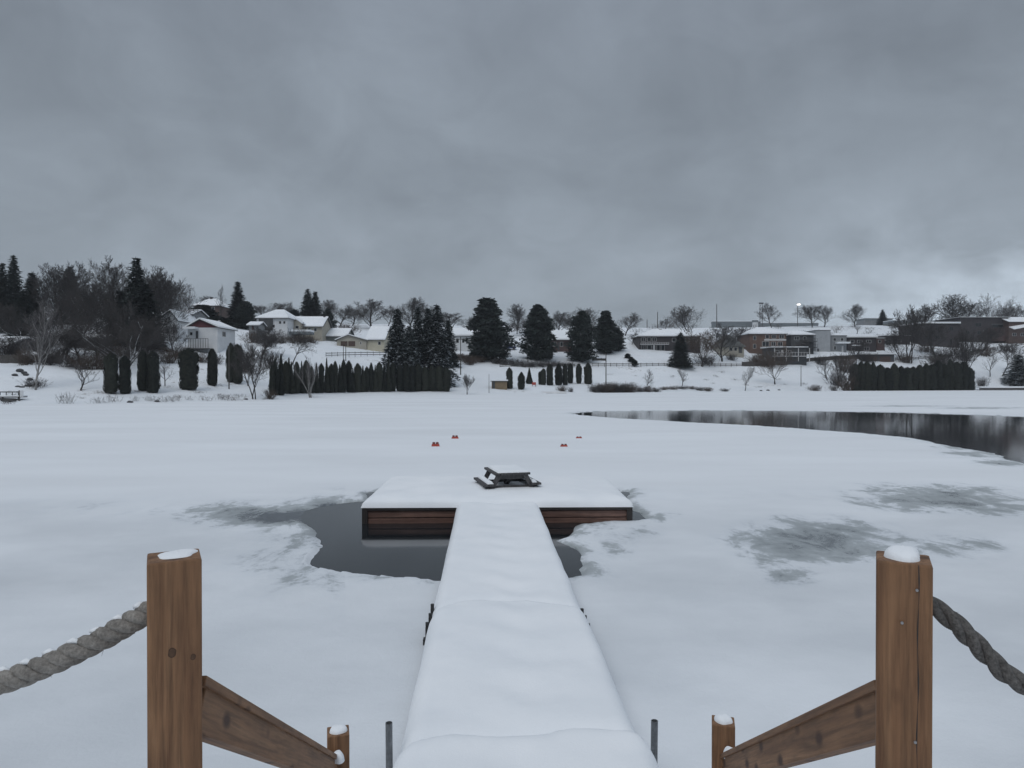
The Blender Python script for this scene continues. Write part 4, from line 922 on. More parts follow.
# the small cross gable in front of it
cx0, cx1 = 288.7, 304.8
MB().box(hx(h, 289.4), hx(h, 304.2), -2.2, -.01, -2, hz(h, 324)).prism_y([(hx(h, 289.4), hz(h, 324)), (hx(h, 304.2), hz(h, 324)), (hx(h, 296.6), hz(h, 318.8))], -2.2, 3.5).obj('front_gable', M['beige'], h)
pa, pb, pc = (hx(h, 288.4), hz(h, 324.4)), (hx(h, 296.6), hz(h, 318.4)), (hx(h, 305.2), hz(h, 324.4))
MB().prism_y([pa, pb, pc, (pc[0], pc[1] + .22), (pb[0], pb[1] + .3), (pa[0], pa[1] + .22)], -2.6, 4.0).obj('gable_snow', M['snow_far'], h)
for a_, b_ in ((291.8, 294.2), (298.2, 301.8)): window(h, hx(h, a_), hx(h, b_), hz(h, 329.2), hz(h, 326.4), -2.2)
hbox(h, 'terrace', 'concrete', 272, 317, 333.2, 335.5, -6.0, -2.3); hbox(h, 'terrace_snow', 'snow_far', 272, 317, 331.3, 333.1, -6.0, -2.3)
hbox(h, 'chimney', 'brick_dark', 319, 321, 314.5, 319, 4.0, 5.0)
h = house('grey_green_house', 'low grey green house with a pale roof edge left of the beige garage', 321, 346, 347, 336.5, 329, 9, 'gable_side', 'greygreen', wins=[(324, 327, 339, 343)], doors=[(329, 336.6, 342, 346.6, 'charcoal')], d=176, snow=.25)
h = house('beige_garage', 'beige garage with a wide dark double door and a low gable', 336.9, 366.6, 347.4, 340.4, 334.8, 10, 'gable_front', 'beige', apex=348.2, doors=[(340.8, 347.6, 341.2, 346.2), (348.4, 355.2, 341.2, 346.2)], wins=[(360, 361.6, 341.8, 344.6)], cat='garage', snow=.25, d=170)
h = house('cream_house', 'cream house with a long bright white roof right of the beige garage', 367.2, 384, 347.5, 340, 327.2, 13, 'gable_side', 'cream', d=170.3, wins=[(378, 381, 341.5, 345)], doors=[(370, 372.4, 341.5, 347.2, 'cream')], snow=.3)
h = house('white_house', 'white house with dark windows between the tall spruces and the big dark pine', 452, 476, 352.5, 336, 329.3, 10, 'gable_side', 'white', wins=[(468.4, 471.4, 343, 346.2), (472.2, 475.4, 343, 349.5), (456, 459, 338.5, 343), (462, 464.4, 338.5, 343)], d=190, snow=.35)
house('small_shed', 'small tan boarded shed with a flat snowy roof by the lakeshore', 491.7, 507, 389.3, 380.6, 379.6, 4, 'flat', 'tan', cat='shed', doors=[(492.3, 495, 381, 389, 'charcoal'), (498, 503, 382.5, 388.6, 'tan')], snow=.28, ov=.25)
h = house('brick_house', 'dark brown brick house half hidden between the dark pines', 543, 572, 351.5, 340, 331.3, 10, 'gable_side', 'brick_red', wins=[(546, 549.6, 342, 346.5), (553, 556.6, 342, 346.5), (560, 563, 342, 346.5)], doors=[(557.6, 559.4, 342.5, 350.5, 'charcoal')], d=200, snow=.35)
# two storey duplex
h = house('brick_duplex', 'long two storey dark brick house with white window bands and a flat snowy roof', 638.8, 700, 352.6, 336.4, 330.2, 11, 'hip', 'brick_dark', wins=[(641, 645.6, 337.6, 341.4), (647, 651, 337.6, 341.4), (652, 656.4, 337.6, 341.4), (641.6, 646, 345, 350), (647.4, 651.4, 345, 350), (656.6, 660, 344.8, 350.4), (661, 664.6, 344.8, 350.4), (672, 676, 338, 342), (685, 689, 338, 342), (693, 697, 338, 342)],
          doors=[(653, 655, 345, 351.5, 'trim')], d=208, snow=.35, chimney=(664, .8, .3))
balcony(h, 640, 668, 344, 342.6, 1.3, 'trim', 'trim', 12); hbox(h, 'front_step', 'concrete', 656, 674, 353.3, 355.5, -2.6, -.05); hbox(h, 'front_step', 'concrete', 660, 676, 356.5, 358.6, -4.4, -2.65)
h = house('tan_bungalow', 'low bungalow with a dark bare sloping roof, right of the brick duplex', 720, 744, 353.2, 346.6, 335.3, 10, 'hip', 'beige', roof='roof_green', wins=[(729, 732.4, 347.5, 351), (734, 737, 347.5, 351)], doors=[(738.5, 742, 347.4, 353, 'charcoal')], d=208, snow=0)
h = house('brick_house', 'three storey brown brick house with pale stone trim and a white hip roof', 749.5, 786, 357, 334, 328.4, 12, 'hip', 'brick_warm', wins=[(765.4, 769, 334.8, 338.6), (771.6, 776, 334.8, 338.6), (779, 784, 334.8, 338.6), (762, 769, 341.4, 346.4), (771, 775.6, 341.8, 346), (777.6, 782.4, 341.8, 346), (753, 756, 336, 340), (753, 756, 344, 348.5)], d=213, snow=.35)
hbox(h, 'stone_band', 'trim', 764, 786, 339.2, 340.6, -.12, -.01); hbox(h, 'stone_band', 'trim', 760, 786, 346.9, 348.2, -.12, -.01)
h = house('deck_house', 'low house with a covered pale verandah and white rails in front of the brick house', 772, 806.5, 361.5, 348, 346.6, 8, 'flat', 'charcoal', wins=[(775, 779, 350.5, 354), (786, 791, 350.5, 354)], d=203, snow=.25, doors=[(781, 783.4, 350, 355.5, 'trim')])
balcony(h, 772, 807.5, 356, 352.5, 1.8, 'trim', 'trim', 12)
for p_ in (772.4, 784, 796, 807): hbox(h, 'porch_post', 'trim', p_ - .25, p_ + .25, 348.4, 361.4, -1.75, -1.55)
h = house('dark_house', 'dark three storey house with stacked balconies beside the pale tower block', 791, 813.5, 356, 335, 331.6, 10, 'hip', 'charcoal', wins=[(794, 799, 336.6, 340), (803, 806, 336.6, 340), (800, 805, 343.5, 347)], d=216, snow=.3)
balcony(h, 803, 815.4, 341.4, 338.6, 1.5, 'charcoal', 'charcoal', 5); balcony(h, 803, 815.4, 347.4, 344.6, 1.5, 'charcoal', 'charcoal', 5)
h = house('tower_block', 'plain pale grey ribbed block without windows on its near face', 815.6, 830.4, 354, 330.6, 329.8, 11, 'flat', 'palegrey', d=220, snow=.1, cat='building', ov=.15, doors=[(817, 819, 348.5, 353.5, 'charcoal')])
h = house('grey_house', 'boxy grey house with a white porch roof right of the pale tower block', 831, 846.4, 355, 336, 335.2, 9, 'flat', 'grey', d=221, snow=.08, ov=.15, wins=[(833, 836, 338, 341), (840.5, 843.4, 338, 341), (833.6, 836, 346, 350)], doors=[(841.6, 843.2, 346, 352.6, 'trim')])
hbox(h, 'porch_roof', 'snow_far', 835, 848, 342.0, 343.6, -1.6, -.02)
h = house('row_house', 'long low grey brown house with a snowy flat roof above the cedar hedge', 847.6, 876, 353.4, 338.2, 336.2, 10, 'flat', 'brick_dark', d=224, snow=.4, wins=[(850, 854, 340, 343), (857, 862, 340, 343), (866, 871, 340, 343), (851, 855, 347, 350.5), (864, 869, 347, 350.5)], doors=[(858, 860.4, 346.5, 352.6, 'charcoal')])
hbox(h, 'porch_roof', 'snow_far', 851, 860, 345.0, 346.0, -1.4, -.02)
house('brick_annex', 'small red brown brick annex at the end of the long low house', 876.4, 884.6, 348, 338.4, 337.8, 8, 'flat', 'brick_red', d=226, snow=.15, cat='building', ov=.2, wins=[(878, 881, 340, 343)])
h = house('carport', 'dark carport with a thick snow covered flat roof behind the cedar hedge', 862, 894, 363, 355, 352.6, 7, 'flat', 'charcoal', d=212, snow=.55, cat='carport', doors=[(866, 877, 356.4, 362.6, 'doorbrown'), (879.5, 890.5, 356.4, 362.6, 'doorbrown')])
house('dark_building', 'low dark building behind bare trees, left of the dark brick block', 884.8, 910, 348, 336.4, 335.4, 9, 'flat', 'brick_dark', d=238, snow=.1, cat='building', wins=[(888, 892, 339, 342), (897, 901, 339, 342)])
h = house('brick_block', 'dark brick block with a single white strip of snow on its roof', 921.5, 959, 347, 324.6, 321.9, 14, 'flat', 'brick_dark', d=236, snow=.55, cat='building', wins=[(925, 929, 327, 330.5), (935, 939, 327, 330.5), (949, 953, 327, 330.5), (925, 929, 335.5, 339), (935, 939, 335.5, 339), (949.6, 952, 339, 345)], frame='charcoal')
h = house('brick_block', 'largest dark brick block with a bare flat roof, highest on the right hillside', 959.4, 1008, 345, 318.4, 317, 15, 'flat', 'brick_dark', d=246, snow=.12, cat='building', wins=[(975, 981, 323, 326.5), (992, 1003, 324.4, 327.4), (965, 969, 331, 334.5), (977, 981, 331, 334.5), (992, 1003, 332.4, 335.4)], frame='charcoal')
hbox(h, 'stone_band', 'concrete', 991, 1004, 324.0, 324.4, -.1, -.01); hbox(h, 'stair_tower', 'brick_red', 988, 1007.6, 328.5, 341.5, -1.6, -.01)
h = house('brown_house', 'brown house at the right edge with a snowy lean-to roof', 1008.6, 1040, 343, 322, 317.4, 10, 'gable_side', 'brick', d=243, snow=.12, wins=[(1012, 1016, 333, 336), (1020, 1024, 333, 336)])
pl_ = [(hx(h, 1008.6), -2.6, hz(h, 330)), (hx(h, 1027), -2.6, hz(h, 326.4)), (hx(h, 1027), -.02, hz(h, 324.4)), (hx(h, 1008.6), -.02, hz(h, 327.4))]
MB().extrude(pl_, .25).obj('lean_to_snow', M['snow_far'], h)
h = house('cottage', 'dim cottage with a snowy porch at the far left edge of the shore', -12, 9, 363, 346, 338, 8, 'gable_side', 'grey', d=112, snow=.25, wins=[(-3, 1.5, 349, 355), (3.5, 7, 349, 355)], doors=[(-7, -4.4, 350, 361, 'doorbrown')])
hbox(h, 'porch_roof', 'snow_far', -12, 9.5, 347.0, 348.6, -1.8, -.02)
house('brown_cottage', 'brown cottage with snow patches on its roof deep among the left trees', 66, 96, 350, 342, 335, 8, 'gable_side', 'brick_dark', d=124, snow=.16, wins=[(70, 74, 343.5, 347.5), (84, 88, 343.5, 347.5)])
house('grey_cottage', 'grey cottage under the bare trees, left of the brown cottage', 40, 62, 344, 336, 330, 8, 'gable_side', 'charcoal', d=140, snow=.2, wins=[(44, 48, 338, 342), (52, 56, 338, 342)])
# long wall and low buildings on the ridge
p0, p1 = gp(716, d=322), gp(806, d=326)
def ridge_wall(px0, px1, y0, y1, d, name, label, mat, th=1.2, cat='wall', snow=.25):
    xc = (px0 + px1) / 2; t_ = thing(name, label, cat, ((xc - CX) / F * d, d, H + (HY - y1) * d / F)); w = (px1 - px0) / 2 * d / F; hh = (y1 - y0) * d / F
    MB().box(-w, w, 0, th, -3, hh - .9).obj('base_panel', M[mat], t_); n = max(3, int(w * 2 / 4.5)); mb = MB()
    for i in range(n): mb.box(-w + 2 * w * i / n + .03, -w + 2 * w * (i + 1) / n - .03, -.12, -.005, -2.5, hh - .95)
    mb.obj('panel', M[mat], t_); MB().box(-w - .1, w + .1, -.2, th + .1, hh - .9, hh).obj('coping', M['concrete'], t_)
    MB().box(-w - .1, w + .1, -.2, th + .1, hh + .005, hh + snow).obj('coping_snow', M['snow_far'], t_); return t_
ridge_wall(712, 760, 321.5, 327.2, 322, 'barrier_wall', 'long blue grey barrier wall along the ridge, darkest stretch', 'concrete')
ridge_wall(761, 818, 323.0, 326.6, 330, 'barrier_wall', 'lower pale capped stretch of the ridge wall behind the lit lamp', 'concrete')
ridge_wall(864, 892, 318.4, 323.4, 345, 'storage_building', 'long low pale building on the ridge beside a small dark conifer', 'grey', 8, 'building')
ridge_wall(893, 924, 320.5, 329.5, 300, 'storage_building', 'low grey green building behind bare trees on the right ridge', 'greygreen', 8, 'building')
ridge_wall(753.2, 757.8, 320.2, 322.0, 318, 'white_block', 'small bright white block standing at the end of the dark ridge wall', 'white', 1.5, 'block')  # plain white block standing in for a small unidentified white thing

# ------------------------------------------------------------------ poles, lamps, fences, walls, cars
def pole(px, base, top, label, d=None, r_=.13, arm=True, name='utility_pole', lean=0):
    p = gp(px, base, d); z = H + (HY - top) * p.y / F; t_ = thing(name, label, 'pole', p)
    MB().tube([(0, 0, -.6), (lean, 0, z - p.z)], [r_, r_ * .7], 8).obj('shaft', M['polewood'], t_)
    if arm:
        zz_ = z - p.z - .5; MB().box(-.9 + lean, .9 + lean, -.06, .06, zz_ - .07, zz_ + .07).obj('crossarm', M['polewood'], t_)
        for x in (-.75, 0, .75): MB().tube([(x + lean, 0, zz_ + .075), (x + lean, 0, zz_ + .28)], [.05, .04], 6).obj('insulator', M['black'], t_)
    return t_
pole(229, 389, 346, 'slim grey pole among the cedars below the red gabled house', arm=False, r_=.10)
pole(343.4, 361, 344, 'left one of a close pair of thin posts in front of the beige garage', arm=False, r_=.09)
pole(345.8, 361, 344, 'right one of a close pair of thin posts in front of the beige garage', arm=False, r_=.09)
pole(460.6, 375, 337, 'utility pole in front of the brown hedge below the white house')
pole(606, 391, 353, 'lone pole rising behind the shore brush near the standing cedars', arm=False)
pole(801, 386.5, 366, 'short lone pole on the snowy lawn below the verandah house', arm=False, r_=.10)
pole(489, 393, 374, 'thin post at the shore left of the tan shed', arm=False, r_=.06)
pole(657.5, None, 312, 'tall mast standing on the skyline above the brick duplex', d=300, arm=False, r_=.2)
pole(647, None, 319.5, 'short post on the skyline above the left end of the brick duplex', d=300, arm=False, r_=.18)
pole(716.6, None, 304, 'tall thin mast at the left end of the ridge wall', d=300, arm=False, r_=.2)
# lattice mast and the lit lamp
p = gp(761, d=316); zt_ = H + (HY - 303) * p.y / F - p.z; t_ = thing('lattice_mast', 'twin legged lattice mast on the ridge beside a round bare tree', 'mast', p)
for sx in (-.55, .55): MB().tube([(sx, 0, -.5), (sx, 0, zt_)], [.13, .11], 6).obj('mast_leg', M['polewood'], t_)
mb = MB(); n = 6
for i in range(n): mb.tube([(-.55, 0, zt_ * i / n), (.55, 0, zt_ * (i + 1) / n)], [.05, .05], 5)
mb.obj('bracing', M['polewood'], t_); MB().box(-1.0, 1.0, -.15, .15, zt_ - .35, zt_ + .15).obj('mast_head', M['black'], t_)
p = gp(797.4, d=312); zt_ = H + (HY - 305.2) * p.y / F - p.z; t_ = thing('street_lamp', 'tall street lamp with a bright lit head on the ridge', 'lamp', p)
MB().tube([(0, 0, -.5), (0, 0, zt_ - .1)], [.16, .11], 8).obj('shaft', M['polewood'], t_); MB().tube([(0, 0, zt_ - .3), (0, -.5, zt_ + .2), (0, -1.2, zt_ + .3)], [.08, .07, .06], 6).obj('arm', M['polewood'], t_)
MB().box(-.7, .7, -1.7, -.7, zt_ + .32, zt_ + .62).obj('lamp_hood', M['concrete'], t_, bevel=.05); MB().box(-.55, .55, -1.74, -.75, zt_ + .02, zt_ + .318).obj('lamp_head', M['lamp'], t_, bevel=.05)

def fence(label, pts, hgt_, mat, nposts, rails=2, th=.06, solid=False, name='fence', cat='fence', snow=False):
    w = [gp(px, py) for px, py in pts]; t_ = thing(name, label, cat, w[0]); w = [q - w[0] for q in w]
    ln = [0]
    for i in range(1, len(w)): ln.append(ln[-1] + (w[i] - w[i - 1]).length)
    A = np.array([list(q) for q in w]); at_ = lambda s: Vector([np.interp(s, ln, A[:, k]) for k in range(3)])
    for i in range(nposts + 1):
        q = at_(ln[-1] * i / nposts); MB().box(q.x - th, q.x + th, q.y - th, q.y + th, q.z - .5, q.z + hgt_ + .12).obj('post', M[mat], t_)
    ns = max(nposts * 2, 8); mb = MB(); sn = MB()
    for i in range(ns):
        a, b_ = at_(ln[-1] * i / ns), at_(ln[-1] * (i + 1) / ns)
        strips = [(-.2, hgt_)] if solid else [(hgt_ * (k + .55) / rails, hgt_ * (k + .55) / rails + .16) for k in range(rails)]
        for z0, z1 in strips:
            mb.add([(a.x, a.y - .03, a.z + z0), (b_.x, b_.y - .03, b_.z + z0), (b_.x, b_.y - .03, b_.z + z1), (a.x, a.y - .03, a.z + z1), (a.x, a.y + .03, a.z + z0), (b_.x, b_.y + .03, b_.z + z0), (b_.x, b_.y + .03, b_.z + z1), (a.x, a.y + .03, a.z + z1)],
                   [(0, 1, 2, 3), (7, 6, 5, 4), (0, 4, 5, 1), (3, 2, 6, 7), (1, 5, 6, 2), (0, 3, 7, 4)])
    mb.obj('fence_panel' if solid else 'rail', M[mat], t_); return t_
fence('low dark fence along the snowy lawn under the brick duplex', [(592, 366.4), (640, 366.2), (690, 366.2), (742, 366.6)], .75, 'fence', 26, 2)
fence('solid dark board fence climbing to the right below the verandah house', [(742, 366), (768, 365.6), (790, 364.2), (812, 361.6), (840, 359.6), (862, 358.8)], 1.15, 'fence', 20, 1, solid=True)
fence('thin dark guard rail rising along the slope on the right', [(895, 360.6), (920, 359.6), (945, 357.4), (972, 353.4), (1000, 348.6), (1030, 344.4)], .8, 'fence', 24, 2)
fence('dark picket line along the top of the lawn on the far left', [(-20, 362), (20, 362.4), (62, 362.6)], 1.1, 'fence', 14, 1, solid=True)
fence('grey wire fence on the bright lawn behind the cedar hedge', [(326, 357), (345, 356.4), (362, 356), (386, 356)], .9, 'pipe', 10, 2, th=.04)
fence('low fence running behind the row of standing cedars', [(500, 367.5), (530, 367.4), (555, 367), (580, 367)], .8, 'fence', 14, 2)
fence('short dark rail beside the lone pole under the pines', [(592.4, 360.4), (605.6, 360.4)], .55, 'fence', 3, 1, th=.08, solid=True)
# retaining wall on the right shore, jetty and rocks on the left
p = gp(978, 391.0); t_ = thing('retaining_wall', 'low dark timber retaining wall topped with snow on the right shore', 'wall', (p.x, p.y - .6, 0))
for k in range(2): MB().box(0, 20, -.12, .12, .02 + k * .34, .33 + k * .34).obj('wall_beam', M['dock_dark'], t_, bevel=.02)
MB().box(0, 20, -.2, 2.2, .70, 1.05).obj('wall_snow', M['snow_far'], t_, bevel=.1)
p = gp(0, 398.6); t_ = thing('jetty', 'small dark railed jetty with a white board at the far left shore', 'jetty', (p.x - 3, p.y - 1.0, .15))
s_ = p.y / F; MB().box(0, 3 + 24 * s_, 0, 1.6, .62, .74).obj('deck', M['dock_dark'], t_); MB().box(-.02, 3 + 24.2 * s_, -.02, 1.62, .745, .90).obj('deck_snow', M['snow_far'], t_)
mb = MB().box(0, 3 + 24 * s_, .0, .05, 1.25, 1.36)
for i in range(9): x = (3 + 24 * s_) * i / 8; mb.box(x - .04, x + .04, .002, .048, .9, 1.248)
mb.obj('railing', M['black'], t_)
for i in range(4): x = .1 + (2.8 + 24 * s_) * i / 3; MB().box(x - .06, x + .06, .1, .22, -.6, .618).obj('leg', M['dock_dark'], t_)
x = 3 + 26 * s_; MB().box(x - .05, x + .05, -.2, -.1, -.5, 1.5).obj('post', M['fence'], t_); MB().box(x + .06, x + .46, -.18, -.12, .7, 1.5).obj('board', M['white'], t_)
p = gp(10, 402); t_ = thing('rowing_boat', 'dark upturned boat lying in the snow below the small jetty', 'boat', (p.x - .2, p.y, p.z + .1))
mb = MB(); sec = []
for i in range(9):
    q = i / 8 * 2 - 1; w = .42 * (1 - abs(q) ** 2.5) + .02; sec.append([(q * .95, -w, 0), (q * .95, -w * .7, .22), (q * .95, 0, .30 * (1 - .3 * q * q)), (q * .95, w * .7, .22), (q * .95, w, 0)])
mb.add([p_ for s__ in sec for p_ in s__], [(i * 5 + j, (i + 1) * 5 + j, (i + 1) * 5 + j + 1, i * 5 + j + 1) for i in range(8) for j in range(4)]); mb.obj('hull', M['black'], t_, smooth=True); MB().box(-.9, .9, -.03, .03, .285, .34).obj('keel', M['dock_dark'], t_)
def rock(px, py, wpx, label, group=None, hr=.5):
    p = gp(px, py); s_ = p.y / F; w = wpx * s_ / 2; bm = bmesh.new(); bmesh.ops.create_icosphere(bm, subdivisions=3, radius=1); sd = px * 3.7 + py
    for v in bm.verts:
        n_ = v.co.normalized(); k = 1 + .35 * float(fbm(np.array(n_.x * 1.4 + sd), np.array(n_.y * 1.4 + n_.z * 2.1), 3)); v.co = Vector((n_.x * w * k, n_.y * w * .8 * k, n_.z * w * hr * k))
    me = bpy.data.meshes.new('rock'); bm.to_mesh(me); bm.free(); me.materials.append(M['rock']); o = link('rock', me); o.location = p + Vector((0, 0, w * hr * .3)); return tag(o, label, 'rock', group)
for i, (px, py, w) in enumerate([(20, 371, 5), (24, 373, 4), (15, 375.5, 4), (26, 375, 4), (18, 387.5, 4), (28, 387, 5), (22, 388, 4), (30, 380, 4)]):
    rock(px, py, w * 1.45, 'dark rock edging the snowy garden on the far left lawn', 'rocks edging the left garden')
for px, py, w, lab in [(130, 402.6, 6, 'flat dark stone at the waterline under the paired cedars'), (157, 402.0, 5, 'dark stone at the waterline right of the paired cedars'), (61, 362.6, 4, 'dark boulder at the end of the far left picket line'),
                       (246, 399.6, 4, 'small dark stone by the foot of the shore tree'), (761, 391, 3, 'first small dark stone on the snowy right shore'), (768, 390.6, 3.6, 'second small dark stone on the snowy right shore'), (779, 390.2, 3, 'third small dark stone on the snowy right shore')]:
    rock(px, py, w, lab)
def car(px, base, wpx, label, mat, d=None, rz=0):
    p = gp(px, base, d); s_ = p.y / F; l = max(3.6, min(wpx * s_, 4.6)); t_ = thing('parked_car', label, 'car', p, rz)
    b_ = MB().prism_y([(-l / 2, .35), (l / 2, .35), (l / 2, .75), (l * .38, .88), (-l * .44, .90), (-l / 2, .75)], -.85, .85).obj('body', M[mat], t_, bevel=.05)
    MB().prism_y([(-l * .40, .885), (l * .22, .885), (l * .10, 1.42), (-l * .30, 1.45)], -.76, .76).obj('cabin', M['glass'], t_, bevel=.05)
    MB().box(-l * .29, l * .09, -.70, .70, 1.455, 1.62).obj('roof_snow', M['snow_far'], t_, bevel=.05)
    for sx in (-1, 1):
        for y in (-.87, .67): MB().tube([(sx * l * .31, y, .33), (sx * l * .31, y + .2, .33)], [.33, .33], 16).obj('wheel', M['tyre'], t_)
    return t_
car(510, 349.4, 12, 'blue parked car half hidden right of the big dark pine', 'carblue')
p = gp(884, 351); car(884, None, 17, 'dark car parked above the carport roof', 'cardark', d=236)
tag(C.objects['parked_car.001'], None)
# a red bench by the shore beside the cedars
p = gp(534, 386.6); t_ = thing('garden_bench', 'small red bench in the snow beside the row of cedars', 'bench', p)
MB().box(-.42, .42, -.2, .2, .38, .46).obj('seat', M['red'], t_); MB().box(-.42, .42, .205, .26, .35, .95).obj('backrest', M['red'], t_)
for sx in (-.36, .36): MB().box(sx - .05, sx + .05, -.18, .18, -.3, .378).obj('leg', M['red_dark'], t_)
p = gp(553, 394); t_ = thing('canoe', 'long pale overturned canoe with a dark edge lying on the shore below the cedars', 'boat', (p.x + .2, p.y, p.z + .05))
mb = MB(); sec = []
for i in range(13):
    q = i / 12 * 2 - 1; w = .4 * (1 - abs(q) ** 2.2) + .02; sec.append([(q * 2.6, -w, 0), (q * 2.6, -w * .8, .26), (q * 2.6, 0, .36), (q * 2.6, w * .8, .26), (q * 2.6, w, 0)])
mb.add([p_ for s__ in sec for p_ in s__], [(i * 5 + j, (i + 1) * 5 + j, (i + 1) * 5 + j + 1, i * 5 + j + 1) for i in range(12) for j in range(4)]); mb.obj('hull', M['white'], t_, smooth=True); MB().box(-2.58, 2.58, -.41, -.36, -.06, .02).obj('gunwale', M['black'], t_)

# ------------------------------------------------------------------ thin winter mist over the whole place
m = bpy.data.materials.new('winter_mist'); m.use_nodes = True; t = m.node_tree; t.nodes.clear()
pv = N(t, 'ShaderNodeVolumePrincipled'); pv.inputs['Color'].default_value = (.90, .94, 1, 1); pv.inputs['Density'].default_value = .00028; pv.inputs['Anisotropy'].default_value = .2
om = N(t, 'ShaderNodeOutputMaterial'); L(t, pv.outputs[0], om.inputs['Volume'])
hz_o = tag(MB().box(-4200, 4200, -80, 1700, -5, 75).obj('haze', m), 'pale thin winter mist hanging over the lake and hillside', 'mist', kind='stuff')
# ------------------------------------------------------------------ trees and shrubs
G = 'standing cedars below the pines'
for px, b_, tp, w, k, lab in [(111.2, 393, 353, 13.5, 'cedar', 'broad dark column cedar, left one of the leftmost touching pair'), (124.8, 394, 356, 11, 'cedar', 'slimmer column cedar, right one of the leftmost touching pair'),
        (143, 391, 350, 10.5, 'cedar', 'dark column cedar, left one of the second touching pair'), (153.2, 393, 351, 12, 'cedar', 'dark column cedar, right one of the second touching pair'),
        (188.6, 390, 348, 18.5, 'cedar', 'widest column cedar, standing alone below the white deck house'), (212.4, 386, 348.5, 9.5, 'cedar', 'slim lone column cedar under the red gabled house'),
        (231, 382, 343, 9, 'cedar', 'slim cedar touching a broad one right of the red gabled house'), (237.5, 383.5, 344, 11, 'cedar', 'broad cedar touching a slim one right of the red gabled house')]:
    T(k, px, b_, tp - 1, w * 1.02, lab, v=2 if w > 9.6 else 3)
# the long hedge: every cedar its own tree
rnd = random.Random(4); px = 272.0; i = 0
while px < 396:
    tp = 364 if px < 285 else 361.5 + rnd.choice((-3.5, -1.5, 0, 1, 3, 5)) + rnd.uniform(-1, 1) + (2 if px > 345 else 0); bs = 394.5 - max(0, (px - 285)) * .022 + (1.5 if px < 285 else 0)
    T('cedar' if rnd.random() < .5 else 'conecedar', px, bs - .6, tp, rnd.uniform(5.2, 7.6), 'dark pointed cedar in the long tight hedge behind the pale multi stemmed birch', 'cedars of the long hedge'); px += rnd.uniform(3.7, 5.6)
for px, tp, w in [(281, 353, 9), (275, 358, 10), (289, 357, 8)]:
    T('conecedar', px, 393, tp, w, {281: 'tallest pointed conifer at the left end of the long cedar hedge', 275: 'broad low conifer at the leftmost end of the long cedar hedge', 289: 'bushy pointed conifer just right of the hedge end'}[px])
for px, tp, w in [(400, 364, 8), (406, 362, 9), (412, 365, 8), (418, 363, 9), (425, 366, 9), (432, 364, 10), (439, 365, 10), (446, 367, 10)]:
    T('cedar', px, 391.5, tp, w, 'dark cedar filling the foot of the tall spruce group', 'cedars under the tall spruces')
for px, b_, tp, w, lab in [(509.5, 388.6, 367, 7, 'tall slim cedar right against the tan shed'), (521.4, 389.4, 371.5, 7.2, 'short round topped cedar second right of the tan shed'), (529.3, 384, 367.4, 6.5, 'pointed cone shaped cedar third right of the tan shed'),
        (540, 384.6, 371, 3.6, 'smallest thin cedar at the left of the dense cedar group'), (543.4, 385.2, 368, 5.6, 'small cedar squeezed left in the dense cedar group'), (549.8, 385.6, 363.4, 7.2, 'tall flat topped cedar in the dense cedar group'), (558.6, 385.4, 362.6, 7.6, 'tallest rounded cedar in the middle of the dense cedar group'),
        (565, 385.2, 363.4, 5.6, 'slim cedar touching the tallest one on its right'), (570.4, 383.6, 362.5, 5.6, 'slim cedar at the right end of the dense cedar group'), (578.8, 384, 363, 6, 'lone slim cedar between two groups near the pole'), (588, 384.4, 362, 8.4, 'broad dark cedar at the right end of the row near the pole')]:
    T('conecedar' if 'cone' in lab else 'cedar', px, b_, tp, w, lab)
px = 855.0
while px < 975:
    T('cedar', px, 390.8, 361.5 + rnd.choice((-2.5, -1, 0, 1.5, 3, 5)) + rnd.uniform(-1, 1) + (3 if 912 < px < 922 else 0), rnd.uniform(7.6, 11), 'tall dark cedar in the solid hedge along the right shore', 'cedars of the right shore hedge'); px += rnd.uniform(5.4, 7.2)
